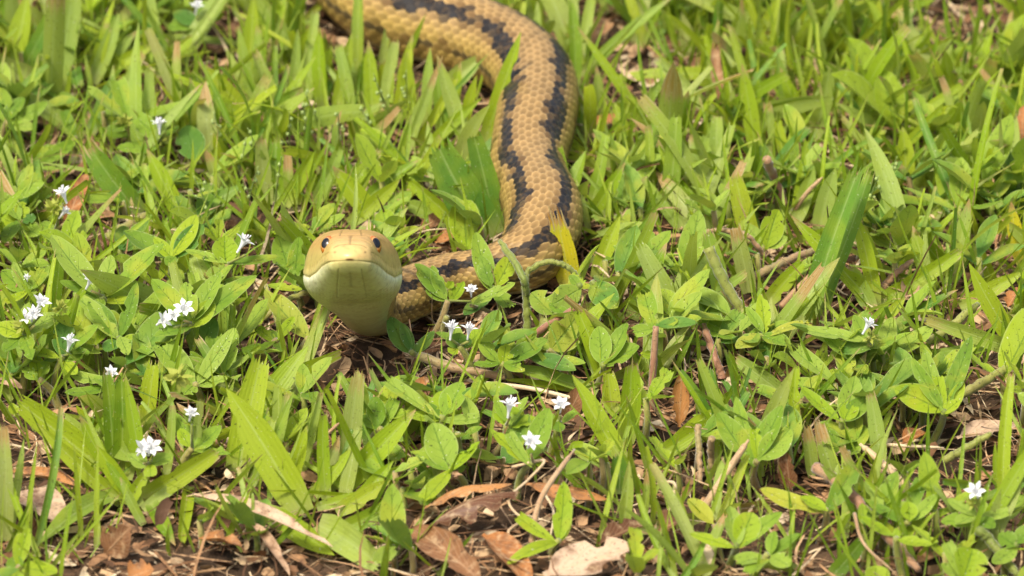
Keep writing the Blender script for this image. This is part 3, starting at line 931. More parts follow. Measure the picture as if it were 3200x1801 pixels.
def creeper(label, pts, w, mat='stem', hair=160, name="creeping_stem", cat="stem", group=None, taper=0.8):
    P = bez([on_z(*p) for p in pts], 12)
    P = P + np.random.default_rng(len(label)).normal(0, .012, P.shape)
    loc = np.array([P[0][0], P[0][1], 0])
    kk = np.arange(len(P)); ph = random.Random(nseed()).uniform(0, 6)
    V, F = tube(P, np.linspace(w * K / 2, w * K / 2 * taper, len(P)) * (1 + .05 * np.sin(kk * 1.3 + ph) + .10 * np.exp(-((kk % 17 - 8) / 1.0) ** 2)) * np.where(kk > len(P) - 3, .72, 1), 9, hair=hair, hairlen=0.09, seed=nseed())
    o = add(name, mesh(name, V - loc, F, M[mat]), None, loc)
    splat(occ, V, 0)
    return tag(o, label, cat, group)
def dead(label, bx, by, tx, ty, w, mat='dead', z0=0.15, z1=0.25, fold=0.1, arch=0.1, curl=0.25, tw=0.3, shape='leaf', group=None, name="fallen_leaf", face=False, cat="fallen leaf"):
    p0, p1 = on_z(bx, by, z0), on_z(tx, ty, z1)
    s = nseed(); r = random.Random(s)
    nrm = CAMV if face else np.array([r.uniform(-.2, .2), -.35, 1])
    V, F, UV = strip(p0, p1, w * K, nrm, arch=arch, fold=fold, shape=shape, nseg=14, ncol=8, twist=tw, curl=curl, wav=.16, seed=s, torn=0, bite=r.choice([1, 2, 3]))
    loc = np.array([p0[0], p0[1], 0])
    o = add(name, mesh(name, V - loc, F, M[mat], UV), None, loc)
    splat(occ, V, 0)
    return tag(o, label, cat, group)
def straw(label, pts, w, mat='straw', group=None, name="straw"):
    P = bez([on_z(*p) for p in pts], 10)
    loc = np.array([P[0][0], P[0][1], 0])
    s = nseed(); r = random.Random(s)
    n = len(P)
    V, F = tube(P, w * K / 2 * np.linspace(.85, .6, n) * np.where(np.arange(n) >= n - 2, .45, 1), 7, seed=s)
    o = add(name, mesh(name, V - loc, F, M[mat]), None, loc)
    splat(occ, V, 0)
    return tag(o, label, "straw", group)

FL = {'flat': 1}
TORN = {'shape': 'cut', 'torn': 1.4}
# grass: (base x, y) -> (tip x, y), width, kind, in photo pixels
tuft("broad upright grass blades in the corner behind the flowering weeds",
     [(20, 262, 88, -25, 68), (40, 270, 205, -30, 46, 'deep'), (60, 240, 60, 60, 40, 'deep'), (95, 255, 150, 90, 30, 'deep')])
tuft("grass tuft with pale straight blades near the tail end of the snake",
     [(290, 262, 372, 40, 48, 'pale'), (285, 258, 335, 85, 40, 'lime'), (292, 245, 462, 150, 42, 'lime'), (300, 240, 430, 95, 36, 'pale'), (215, 140, 345, -20, 62, 'lime'), (280, 120, 400, 40, 35, 'pale')])
tuft("long limp grass blade lying across the brown patch", [(748, 140, 462, 110, 32, 'pale', FL)])
tuft("arched grass blade lying below the brown patch", [(640, 252, 378, 212, 32, 'pale', FL)])
tuft("grass tuft with a wide slanting browned blade beside the brown patch",
     [(800, 392, 618, 192, 46, 'lime'), (772, 275, 792, -20, 48), (790, 330, 745, 80, 36, 'pale'), (815, 300, 805, 70, 40, 'pale'), (770, 290, 705, 150, 24, 'pale')])
tuft("lime green grass tuft in front of the snake's far coil",
     [(825, 392, 988, 175, 27, 'lime'), (970, 322, 1038, 145, 48, 'lime'), (990, 330, 1030, 250, 40, 'deep'), (1000, 300, 1085, 210, 34, 'lime'), (905, 330, 930, 90, 30, 'pale')])
tuft("wide dull green blade with a torn dark tip among weed leaves", [(435, 668, 285, 468, 78, 'deep', TORN)])
tuft("bright lime pointed blade standing beside the torn dark blade", [(575, 692, 458, 465, 50, 'lime')])
tuft("dark pointed blade over the small flowering weed", [(285, 418, 355, 235, 42, 'deep', {'shape': 'blade'})])
tuft("slim dark blade standing behind a heart shaped weed leaf", [(632, 470, 594, 242, 42, 'deep', {'shape': 'blade'})])
tuft("mown grass tuft with stubby brown tips, middle of the lawn beyond the head",
     [(835, 640, 815, 440, 46, 'worn', TORN), (870, 640, 862, 450, 50, 'grass', TORN), (905, 640, 900, 480, 30, 'worn', TORN), (930, 640, 938, 525, 28, 'lime', TORN),
      (890, 645, 985, 470, 40, 'lime'), (700, 620, 648, 480, 34, 'worn', TORN), (760, 600, 640, 540, 42, 'pale')])
tuft("clump of upright blades overlapping the snake's upper coil",
     [(1118, 250, 1122, -20, 38, 'pale'), (1132, 335, 1140, 175, 42), (1112, 320, 1068, 135, 34), (1090, 330, 1058, 220, 40, 'deep'), (1190, 215, 1224, 35, 24, 'pale'), (1160, 330, 1205, 200, 40, 'lime')])
tuft("row of mixed blades hiding the underside of the snake's far coil",
     [(960, 330, 985, 45, 38, 'pale'), (1010, 345, 1000, 85, 44, 'lime'), (1050, 360, 1100, 100, 40, 'grass'), (1165, 365, 1150, 125, 44, 'lime'), (1200, 370, 1235, 135, 40, 'pale'), (1240, 385, 1290, 105, 38, 'lime'),
      (1290, 395, 1270, 160, 44, 'grass'), (1330, 400, 1345, 150, 34, 'pale'), (1400, 420, 1440, 190, 40, 'lime'), (1440, 440, 1490, 235, 34, 'lime'), (1380, 430, 1360, 215, 42, 'deep'), (1100, 370, 1060, 150, 38, 'pale')])
tuft("lime blades leaning over the snake's upper coil",
     [(1260, 180, 1412, -10, 30, 'lime'), (1268, 185, 1362, 85, 26, 'lime'), (1240, 250, 1330, 45, 20)])
tuft("single straight blade standing against the snake's striped back", [(1508, 462, 1628, 100, 48, 'lime', {'shape': 'blade', 'dy': 0.5})])
tuft("pale fan of wide blades reaching over the snake's flank",
     [(1345, 322, 1520, 165, 58, 'pale'), (1470, 490, 1365, 170, 46, 'pale'), (1300, 495, 1506, 305, 34, 'lime'), (1262, 500, 1384, 172, 26, 'worn'), (1310, 430, 1530, 165, 13, 'deep'),
      (1290, 470, 1420, 250, 28, 'lime'), (1255, 480, 1330, 300, 36, 'pale'), (1460, 520, 1475, 370, 46, 'worn')])
tuft("very broad folded blades with chewed ends beside the snake's bend",
     [(1535, 745, 1375, 470, 118, 'deep', {'shape': 'cut', 'torn': .5, 'up': .15}), (1552, 735, 1482, 430, 70, 'deep', {'shape': 'cut', 'torn': .8, 'up': .15}), (1556, 700, 1505, 470, 52, 'grass'),
      (1478, 745, 1288, 572, 44, 'lime'), (1400, 700, 1240, 622, 42, 'pale')])
tuft("wide lime blades above the snake's head",
     [(1180, 690, 1040, 520, 60, 'lime'), (1090, 700, 1250, 560, 44, 'lime'), (1130, 640, 1310, 500, 40, 'grass'), (1060, 640, 1180, 480, 44, 'grass'), (985, 640, 1060, 470, 40, 'pale'), (1010, 630, 950, 500, 30)])
tuft("yellow blade with a torn brown end against the snake's bend", [(1782, 905, 1742, 692, 70, 'yellow', {'shape': 'cut', 'torn': 3.2, 'up': 0.1, 'fold': .1, 'tw': 0.05})])
tuft("upright blades rising beyond the snake's bend",
     [(1835, 690, 1952, 510, 42, 'lime'), (1848, 640, 1893, 430, 34), (1862, 870, 1938, 675, 44, 'lime'), (1900, 745, 1908, 570, 16), (1840, 720, 1800, 560, 20, 'pale'), (1850, 830, 2000, 690, 36, 'pale')])
tuft("tall blades crossing behind the snake's striped bend",
     [(1795, 285, 1778, -25, 38), (2022, 388, 1803, 82, 28, 'lime'), (1812, 235, 2110, -15, 32, 'pale'), (1990, 375, 2075, 240, 30, 'pale'), (1805, 420, 1792, 250, 26)])
tuft("grass blade standing in the weeds before the snake's bend", [(1898, 1205, 1812, 985, 48, 'lime', TORN), (1915, 1290, 1900, 1170, 50, 'lime', {'shape': 'cut', 'torn': .3}), (1912, 1182, 2135, 1085, 28, 'lime')])
tuft("thick cut grass blade with a frayed top above the litter",
     [(1955, 1385, 1972, 1145, 58, 'lime', TORN), (1945, 1440, 1788, 1172, 58, 'lime', {'shape': 'blade'}), (1935, 1545, 1935, 1430, 52, 'deep', {'shape': 'cut', 'torn': .3}), (2050, 1430, 2275, 1295, 46, 'lime')])
tuft("pale grass blade lying across the weeds", [(1865, 1232, 1560, 1146, 48, 'pale', FL), (1800, 1225, 1570, 1185, 24, 'lime', FL)])
tuft("two narrow yellowing stubs of grass in the litter", [(1945, 1668, 1966, 1440, 32, 'worn', {'shape': 'blade', 'fold': .7}), (2012, 1630, 2021, 1462, 20, 'worn', {'fold': .7})])
tuft("pale wide blades leaning among the weeds beyond the yellow blade",
     [(2135, 1010, 2005, 780, 62, 'pale'), (2268, 985, 2212, 735, 52, 'pale'), (2342, 915, 2300, 715, 50, 'worn', TORN), (2400, 945, 2505, 825, 46, 'lime', {'shape': 'cut', 'torn': .6}), (2210, 870, 2190, 800, 40, 'lime')])
tuft("large splayed grass tuft with fleshy blades above the fallen leaves",
     [(330, 1475, 72, 1268, 78, 'lime', {'shape': 'cut', 'torn': .4}), (380, 1570, 118, 1325, 42, 'lime'), (355, 1465, 332, 1175, 44, 'grass', TORN), (378, 1465, 380, 1195, 46, 'grass', TORN), (455, 1530, 390, 1168, 36, 'lime'),
      (438, 1562, 672, 1415, 56, 'lime', {'shape': 'cut', 'torn': .3}), (370, 1552, 122, 1702, 58, 'pale', {'arch': .2}), (470, 1570, 548, 1706, 40, 'grass'), (590, 1520, 565, 1690, 36, 'lime'), (440, 1580, 330, 1440, 34), (420, 1570, 300, 1390, 46, 'lime'),
      (455, 1330, 482, 1145, 52, 'lime', TORN), (400, 1580, 455, 1480, 34, 'lime'), (350, 1480, 250, 1300, 40, 'lime'), (400, 1500, 430, 1260, 30, 'lime'), (300, 1440, 200, 1290, 44, 'pale'), (520, 1490, 540, 1270, 26, 'pale', TORN), (590, 1500, 625, 1260, 28, 'worn', TORN), (450, 1640, 375, 1490, 26, 'worn')])
tuft("large grass tuft with one broad bent blade above a long dry leaf",
     [(948, 1605, 708, 1215, 92, 'lime', {'shape': 'blade'}), (745, 1490, 812, 1140, 78, 'lime', TORN), (720, 1480, 752, 1265, 40, 'lime', TORN), (1060, 1535, 1300, 1280, 62, 'lime', {'shape': 'blade'}), (1092, 1470, 1118, 1182, 54, 'worn', TORN),
      (1075, 1560, 1120, 1350, 40, 'worn'), (990, 1585, 1180, 1540, 30, 'lime'), (1050, 1600, 1220, 1500, 44, 'lime'), (940, 1480, 985, 1260, 32, 'worn', TORN), (880, 1460, 870, 1215, 36, 'worn', TORN), (830, 1500, 900, 1240, 30, 'worn', TORN),
      (1000, 1520, 1060, 1360, 30, 'worn'), (800, 1520, 850, 1320, 32, 'pale', TORN), (780, 1530, 920, 1220, 26, 'pale'), (900, 1540, 960, 1330, 40, 'lime'), (1020, 1560, 1010, 1300, 34, 'lime', TORN), (860, 1520, 790, 1300, 36, 'lime'), (970, 1560, 1100, 1400, 36, 'lime'), (1100, 1580, 1230, 1440, 34, 'lime'), (930, 1500, 1000, 1230, 24, 'pale', TORN)])
tuft("two broad green blades lying flat on the brown litter", [(995, 1640, 1182, 1762, 80, 'pale', {'arch': .08, 'shape': 'cut', 'torn': .2}), (835, 1600, 1045, 1735, 60, 'grass'), (1060, 1660, 1250, 1565, 44, 'grass')])
tuft("hairy upright shoot at the edge of the bare litter", [(18, 1690, 12, 1345, 40, 'worn'), (30, 1680, 75, 1370, 22, 'worn')])
tuft("broad ribbed dark green blade standing tall among creeping stems",
     [(2525, 1005, 2672, 560, 62, 'deep', {'shape': 'cut', 'torn': 2.4, 'fold': .6, 'tw': 0}), (2540, 1000, 2715, 550, 44, 'deep', {'shape': 'cut', 'torn': 2.6, 'fold': -.4, 'tw': 0.1})])
tuft("grass shoot of three splayed blades beside the ribbed dark blade",
     [(2732, 955, 2470, 672, 48, 'lime', {'shape': 'blade'}), (2735, 955, 2668, 660, 44, 'lime', {'shape': 'blade'}), (2738, 948, 2995, 790, 46, 'lime', {'shape': 'cut', 'torn': .6}), (2725, 965, 2660, 840, 50, 'pale')])
tuft("grass tuft at the dark hollow beside the dry litter",
     [(3190, 1100, 3028, 822, 52, 'lime', {'shape': 'blade'}), (3110, 900, 3068, 790, 34, 'lime'), (2830, 1135, 3158, 1072, 54, 'grass', FL), (2760, 1045, 2995, 905, 38, 'deep', FL), (2970, 880, 3030, 620, 46, 'pale'), (3000, 960, 3200, 850, 44, 'lime'), (2760, 1010, 2830, 930, 30, 'lime')])
tuft("yellow tipped blades in the dense lawn by the red leaf", [(3195, 830, 3160, 630, 44, 'yellow'), (3230, 840, 3200, 660, 40, 'lime')])
tuft("short pale blade lying among small weeds", [(2470, 1252, 2302, 1122, 46, 'pale', {'shape': 'cut', 'torn': .1})])
tuft("thin upright cut blade in the weedy litter", [(2482, 1372, 2488, 1155, 30, 'lime', {'shape': 'cut', 'torn': 1.})])
tuft("pale upright blade beside a tan straw", [(2750, 1455, 2722, 1240, 42, 'pale'), (2730, 1400, 2785, 1285, 18, 'lime')])
tuft("tall ribbed blade standing in the bare brown litter", [(3135, 1600, 3158, 1180, 34, 'lime', {'shape': 'cut', 'torn': 2., 'fold': .5}), (3125, 1560, 3110, 1380, 16, 'grass')])
tuft("wide green blade slanting over the dark gap in the litter", [(2590, 1812, 2698, 1685, 44, 'grass'), (2610, 1500, 2560, 1330, 44, 'worn', TORN), (2540, 1490, 2520, 1340, 38, 'worn', TORN)])
tuft("broad lime blades slanting under the hairy stem", [(2095, 1405, 2245, 1275, 40, 'lime'), (2100, 1420, 2290, 1330, 22, 'lime')])
tuft("pointed and flat topped blades in the lawn beyond the pale stubs",
     [(2520, 420, 2438, 210, 40, 'lime', {'shape': 'blade'}), (2368, 495, 2318, 200, 48, 'lime'), (2455, 510, 2430, 380, 34, 'lime', TORN), (2545, 430, 2590, 230, 50, 'worn', TORN), (2400, 480, 2398, 330, 36, 'worn', TORN)])
tuft("pale flat blades standing beyond the brown straw", [(2242, 555, 2240, 368, 46, 'pale', {'shape': 'cut', 'torn': .2, 'tw': 0}), (2088, 660, 2115, 370, 52, 'pale', {'shape': 'cut', 'torn': .8}), (2158, 600, 2205, 430, 36, 'pale', TORN), (2130, 720, 2010, 560, 34, 'pale', {'shape': 'cut', 'torn': .5}), (2030, 650, 2025, 400, 30), (1960, 470, 1920, 320, 44)])
tuft("bright lime blade with a wide middle in the dense lawn", [(2832, 600, 2820, 395, 52, 'lime'), (2735, 520, 2760, 410, 30, 'lime'), (2560, 720, 2612, 525, 52, 'pale'), (2490, 690, 2545, 520, 44, 'pale'), (2350, 760, 2300, 560, 60, 'lime')])
tuft("lime blades along the far edge of the lawn", [(2370, 140, 2448, -20, 52, 'lime'), (2715, 190, 2748, -20, 48, 'lime'), (2885, 240, 2985, 105, 48, 'pale'), (2260, 160, 2380, 70, 40, 'pale'), (3150, 400, 3120, 288, 48, 'lime'), (2150, 180, 2130, 40, 44, 'worn')])

# weeds: centre (x, y, height cm), leaves (tip x, tip y, width)
weed("broad grey green weed with a white flower in its topmost leaves", 318, 925, 1.5,
     [(160, 735, 92), (347, 797, 62), (512, 762, 88), (186, 879, 50), (430, 940, 40, 'weed_lime'), (300, 985, 46)], [(285, 872)])
weed("weed with a cup of leaves holding several white flowers", 598, 1010, 1.7,
     [(474, 873, 70), (688, 854, 66), (802, 862, 66), (580, 882, 66, None, {'face': 1}), (545, 1015, 70, 'weed_lime'), (668, 940, 62, 'weed_lime'), (482, 1052, 52), (672, 995, 62, 'weed_dark', {'b': (625, 1080), 'bz': 1.0}), (736, 1076, 48, None, {'b': (610, 1090), 'bz': .9}), (735, 1026, 52, None, {'b': (700, 1170), 'bz': .8})],
     [(575, 962), (540, 985), (512, 1000)], fsize=.5)
weed("weed with long pointed leaves between two flowering weeds", 372, 1055, 1.2,
     [(228, 915, 64), (279, 938, 66), (428, 883, 46), (486, 1118, 40), (330, 1100, 60, 'weed_dark'), (440, 1060, 40, 'weed_lime'), (400, 1110, 44)])
weed("weed with one bright young leaf standing behind the flower cup", 542, 805, 1.5,
     [(614, 672, 72, 'weed_lime'), (386, 722, 92, None, {'dy': .8}), (635, 702, 72, 'weed_dark'), (482, 742, 42, 'weed_lime'), (520, 830, 40)])
weed("weed with a lime spoon leaf and white flower near the snake's head", 711, 825, 1.5,
     [(703, 738, 84, 'weed_lime'), (577, 782, 36), (878, 802, 40), (660, 870, 50)], [(765, 752)], fsize=.56)
weed("low weed with pointed leaves and a star shaped white flower", 196, 1112, 1.2,
     [(66, 1094, 42, 'weed_lime'), (306, 1016, 52), (208, 996, 72, 'weed_dark'), (240, 1170, 44, 'weed_lime'), (280, 1100, 50)], [(219, 1064)], fsize=.52)
weed("weed with a crowded yellow green bud head and open white flowers", 70, 1050, 1.6,
     [(-10, 1015, 60, 'weed_lime'), (100, 1125, 50), (188, 986, 62), (92, 945, 50), (10, 1100, 56)], [(130, 942), (107, 980), (80, 990)], heads=[(72, 1022, 34, 'bud'), (190, 965, 30, 'bud')])
weed("weed with narrow leaves and a closed white bud", 87, 905, 1.2,
     [(42, 822, 50), (160, 830, 44), (5, 845, 70), (112, 918, 28), (20, 945, 34, 'weed_lime'), (130, 850, 60)], heads=[(84, 868, 13, 'petal')])
weed("weed with dark shaded leaves at the lawn's corner litter", 60, 690, 1.0,
     [(0, 600, 60), (112, 678, 46, 'weed_dark'), (125, 735, 66), (15, 760, 60), (0, 680, 60, 'weed_lime'), (70, 630, 50, 'weed_lime')])
weed("weed stalk with a bristly yellow seed head by a rusty leaf", 172, 720, 0.9, [(205, 740, 46, 'weed_lime'), (125, 700, 40)], [(203, 660), (196, 600)], heads=[(168, 650, 38, 'bud')])
weed("big grey weed leaf standing close beside the snake's head", 925, 895, 0.7, [(868, 735, 88, None, {'face': 1}), (935, 740, 60, None, {'dy': .6})])
weed("half withered broad weed leaf under the snake's chin", 962, 1058, 0.6, [(828, 905, 80, 'weed_yellow', {'dy': 1.2}), (945, 905, 36, 'weed_lime', {'b': (830, 890), 'bz': 1.})])
weed("small sprout with paired leaves in the straw under the chin", 865, 1062, 0.7, [(792, 1018, 40, 'weed_lime'), (920, 990, 36, 'weed_lime'), (850, 1030, 24), (880, 1100, 40), (760, 1100, 30)])
weed("weed with one large oval leaf behind the ragged grass tuft", 610, 1200, 0.8, [(508, 1086, 84), (730, 1025, 52), (575, 1235, 50), (712, 1180, 40), (640, 1120, 40)])
weed("weed with upright pointed leaves beside the yellow fallen leaf", 124, 1185, 0.7, [(112, 1128, 52, 'weed_lime'), (150, 1130, 52), (70, 1150, 40), (40, 1260, 34, 'weed_lime', {'b': (45, 1300), 'bz': .3})])
weed("small weed with a white flower behind the splayed fleshy tuft", 350, 1212, .8, [(292, 1180, 40), (410, 1178, 42), (350, 1250, 44), (380, 1165, 34)], [(347, 1163)])
weed("low weed crowned with white flowers inside the splayed fleshy tuft", 465, 1450, .8, [(400, 1420, 44), (540, 1425, 44), (470, 1490, 40, 'weed_lime')], [(472, 1395), (448, 1402)], fsize=.55)
weed("thin weed with one white flower behind the upright tan leaf", 1748, 1318, .9, [(1700, 1285, 36), (1800, 1290, 36), (1745, 1350, 40)], [(1752, 1262)])
weed("bushy weed holding a white flower between crinkled leaves", 497, 440, 1.0, [(430, 372, 66), (585, 392, 98, 'weed_dark', {'b': (615, 505), 'bz': .5}), (365, 462, 56), (560, 395, 40), (440, 480, 50)], [(497, 384)], heads=[(500, 435, 34, 'bud'), (395, 380, 34, 'bud')])
weed("low leafy weed beside the tall corner grass", 25, 378, 0.9, [(0, 275, 66), (75, 305, 66), (148, 320, 52), (25, 345, 34, 'weed_lime'), (110, 400, 50), (230, 330, 62, None, {'b': (130, 290), 'bz': .6})])
weed("weed with a long leaf lying over a twig", 235, 432, 0.6, [(95, 498, 58), (200, 350, 40), (120, 520, 50)])
weed("leafy weed low among the corner weeds", 50, 628, 0.9, [(0, 560, 60), (122, 558, 62), (20, 590, 50, 'weed_lime'), (100, 510, 50)])
weed("weed with round leaves and a white flower by the far brown patch", 620, 70, 0.9, [(690, 15, 100), (540, 40, 60, 'weed_dark'), (700, 45, 40, 'weed_lime'), (520, 85, 84)], [(615, 17)])
weed("lime leaved weed at the edge of the far brown patch", 850, 125, 0.5, [(810, 35, 62, 'weed_lime'), (885, 15, 56, 'weed_lime'), (875, 90, 44, 'weed_lime')])
weed("leafy weed in front of the snake's neck", 1400, 940, 0.9, [(1296, 825, 58), (1350, 830, 40), (1330, 905, 34), (1450, 880, 40, 'weed_lime')], [(1472, 905)])
weed("weed with two upright leaves against the snake's neck", 1540, 900, 0.8, [(1486, 726, 66, None, {'face': 1}), (1604, 792, 62, 'weed_lime', {'face': 1}), (1610, 884, 44, None, {'b': (1472, 955), 'bz': .8}), (1590, 960, 56), (1450, 985, 54, 'weed_dark'), (1500, 800, 50)])
weed("three leaved clover sprout on thin stalks before the snake's neck", 1396, 990, 0.6,
     [(1378, 885, 26, 'weed_lime', {'b': (1393, 902), 'bz': 1.1, 'shape': 'round', 'dy': 0.05}), (1416, 880, 26, 'weed_lime', {'b': (1398, 902), 'bz': 1.1, 'shape': 'round', 'dy': 0.05}), (1404, 928, 24, 'weed_lime', {'b': (1396, 903), 'bz': 1.1, 'shape': 'round', 'dy': -.1})], name="clover_sprout", cat="clover")
weed("weed with cupped leaves and two white flowers below the neck", 1436, 1080, 1.0,
     [(1436, 1040, 80, 'weed_dark', {'dy': .1}), (1420, 1012, 48), (1510, 1025, 50, 'weed_lime'), (1360, 1040, 34), (1400, 1100, 50, 'weed_lime')], [(1411, 1022), (1466, 1026)], fsize=.5)
weed("dark oval weed leaves in the shade of the snake's throat", 1285, 1100, 0.4, [(1216, 990, 62, 'weed_dark', {'face': 1}), (1358, 1035, 50, 'weed_dark'), (1255, 1010, 40, 'weed_dark')])
weed("pale round leaf with a bright outline below the snake's bend", 1812, 892, 1.3, [(1728, 950, 82, None, {'face': 1, 'shape': 'round', 'fold': .08}), (1660, 915, 86, None, {'dy': .3, 'b': (1730, 985), 'bz': .8}), (1780, 860, 30)], foot=(1790, 1010))
weed("dark green rounded leaf beside the pale outlined leaf", 1850, 878, 1.2, [(1930, 962, 84, 'weed_dark', {'face': 1, 'fold': .08})], [(1866, 980)], foot=(1910, 1060), fsize=.6)
weed("weed sprout with three spread leaves above the pale lying blade", 1566, 1135, 0.8, [(1496, 1066, 54), (1582, 1074, 52, 'weed_lime'), (1712, 1062, 66), (1480, 1140, 40), (1640, 1160, 44)])
weed("yellowing broad weed leaf with a brown end", 1715, 1095, 0.8, [(1806, 985, 105, 'weed_yellow', {'face': 1}), (1800, 1158, 62, 'weed_dark', {'b': (1655, 1115)}), (1830, 1135, 44, None, {'b': (1720, 1120)})])
weed("weed with a large veined leaf by the standing grass blade", 1885, 1138, 0.8, [(1998, 1082, 76), (1870, 1020, 70, None, {'face': 1}), (1960, 1010, 60), (1900, 1050, 40, 'weed_lime')])
weed("weed shoot with a pale pointed leaf at the top of a hairy stem", 2050, 1020, 2.0, [(2015, 922, 58, None, {'face': 1}), (2120, 1000, 40), (1985, 1040, 44), (2000, 1105, 40, 'weed_lime', {'b': (2050, 1120), 'bz': 1.2}), (2180, 1010, 48, 'weed_dark')], foot=(2032, 1310), stem='stem_red')
weed("weed with a closed leafy bud in front of the shaded stems", 1382, 1300, 1.2, [(1378, 1222, 66, 'weed_lime'), (1446, 1195, 80), (1492, 1310, 40, None), (1330, 1260, 44), (1212, 1195, 50), (1270, 1300, 46, 'weed_lime')])
weed("weed with a lime cup leaf beneath a frilly white flower", 1582, 1330, 0.9, [(1580, 1268, 84, 'weed_lime', {'face': 1, 'shape': 'round'}), (1545, 1235, 30), (1680, 1310, 50, 'weed_lime'), (1650, 1240, 40)], [(1593, 1262)], fsize=.5)
weed("weed with one tall pointed leaf behind a white funnel flower", 1665, 1445, 1.0, [(1716, 1276, 68), (1534, 1340, 44, 'weed_lime'), (1590, 1355, 36), (1700, 1440, 50, 'weed_lime')], [(1660, 1378)], fsize=.5)
weed("weed with a broad pointed leaf over a dried bristly seed head", 1402, 1470, 0.8, [(1352, 1322, 98, None, {'face': 1}), (1500, 1380, 46, 'weed_lime'), (1283, 1412, 60), (1330, 1560, 56, 'weed_lime')], heads=[(1405, 1484, 36, 'straw')])
weed("young light green sprout with three leaves on brown litter", 1745, 1690, 0.5, [(1762, 1505, 58, 'weed_lime', {'face': 1}), (1620, 1617, 42, 'weed_lime'), (1583, 1765, 44, 'weed_lime', {'arch': .2}), (1775, 1570, 40, 'weed_lime')])
weed("weed with a flower on a bristly head near the creeping stems", 2722, 1075, 1.4, [(2528, 1036, 66), (2668, 984, 50), (2790, 1060, 34), (2640, 1090, 50, 'weed_dark')], [(2715, 1012)], heads=[(2722, 1052, 30, 'bud')], foot=(2665, 1180), fsize=.5)
weed("bushy weed of broad leaves above the bare litter", 2950, 1285, 1.0, [(2890, 1090, 50), (3036, 1050, 56), (2795, 1215, 84, 'weed_lime'), (3010, 1190, 44, 'weed_lime'), (2930, 1180, 40, 'weed_lime'), (2850, 1120, 44), (3000, 1250, 40, 'weed_lime')])
weed("weed with a keeled upright leaf beside the flowering bristly weed", 2634, 1310, 0.9, [(2672, 1175, 74, None, {'face': 1}), (2502, 1208, 44, 'weed_lime'), (2660, 1270, 66, 'weed_lime'), (2720, 1240, 60), (2488, 1098, 66, None, {'b': (2612, 1200), 'bz': .7})])
weed("lime oval leaf standing among the creeping stems", 2390, 775, 0.7, [(2432, 655, 80, 'weed_lime', {'face': 1}), (2330, 700, 50), (2460, 740, 40)])
weed("drooping yellowed leaf on a creeping stem", 2382, 1045, 1.0, [(2528, 1012, 40, 'weed_yellow', {'arch': .2}), (2376, 918, 48, 'weed_lime'), (2330, 960, 34), (2300, 1090, 60, 'weed_yellow'), (2470, 1080, 60)])
weed("weed with two grey green leaves spread behind a brown stub", 2365, 1440, 0.9, [(2243, 1290, 84), (2445, 1268, 70), (2360, 1345, 36, 'weed_lime'), (2470, 1340, 84, None, {'dy': .7}), (2300, 1240, 46)])
weed("weed sprout with a round lime leaf above the leaf litter", 2300, 1705, 0.7, [(2350, 1602, 82, 'weed_lime', {'face': 1, 'shape': 'round'}), (2444, 1602, 52), (2280, 1582, 60), (2155, 1668, 36, 'weed_lime'), (2150, 1560, 52, 'weed_yellow', {'b': (2230, 1640), 'bz': .4})])
weed("two leaved sprout opening beside a fuzzy brown stem", 2800, 1680, 0.9, [(2692, 1613, 44, 'weed_lime'), (2914, 1702, 44, 'weed_lime'), (2800, 1650, 24, 'weed_lime')])
weed("small round leaved sprout between the fuzzy stems", 2840, 1630, 0.9, [(2838, 1568, 52, 'weed_lime', {'face': 1}), (2930, 1545, 40), (2700, 1560, 36), (2880, 1500, 44)])
weed("weed with leaning grey leaves over the dark gap in the litter", 2400, 1730, 0.8, [(2500, 1668, 40), (2310, 1760, 60), (2420, 1660, 40), (2350, 1790, 66), (2470, 1770, 60)])
weed("mown weed with a browned spoon leaf on a fuzzy stem", 2580, 1592, 0.9, [(2376, 1528, 62, 'weed_yellow'), (2500, 1555, 50, 'weed_lime'), (2660, 1470, 62), (2610, 1540, 34)])
weed("fuzzy weed holding a white flower above the bare litter", 3060, 1610, 1.0, [(2960, 1560, 40), (3150, 1600, 40), (2985, 1640, 50), (3110, 1650, 44), (2940, 1630, 52)], [(3048, 1535)], heads=[(3046, 1572, 26, 'bud')], fsize=.5)
weed("lime leaf with dark spots at the edge of the leaf litter", 3010, 1812, 0.5, [(3040, 1715, 105, 'weed_lime', {'face': 1, 'shape': 'round'}), (2940, 1762, 44), (2735, 1768, 74, 'weed_lime', {'b': (2740, 1830), 'bz': .4}), (2960, 1700, 40)])
weed("leafy weed by the lower edge of the litter", 3180, 1700, 0.7, [(3120, 1670, 60), (3230, 1640, 60), (3185, 1720, 40, 'weed_lime'), (3100, 1760, 50)])
weed("broad leaved weed at the lawn corner beside the hairy shoot", 60, 1770, 0.6, [(90, 1648, 40, 'weed_lime'), (60, 1665, 40, 'weed_lime'), (180, 1790, 80, 'weed_lime'), (40, 1740, 50)])
weed("pale leafy weed behind the splayed grass tuft", 600, 1400, 0.8, [(690, 1330, 70), (660, 1360, 60), (545, 1290, 46), (720, 1420, 50), (560, 1340, 40, 'weed_lime')], [(598, 1290)], heads=[(555, 1180, 44, 'bud')])
weed("leafy weed close behind the broad bent grass blade", 1190, 1340, 0.9, [(1170, 1240, 60, 'weed'), (1235, 1250, 40), (1130, 1300, 40), (1260, 1380, 50, 'weed_dark'), (1240, 1440, 66)])

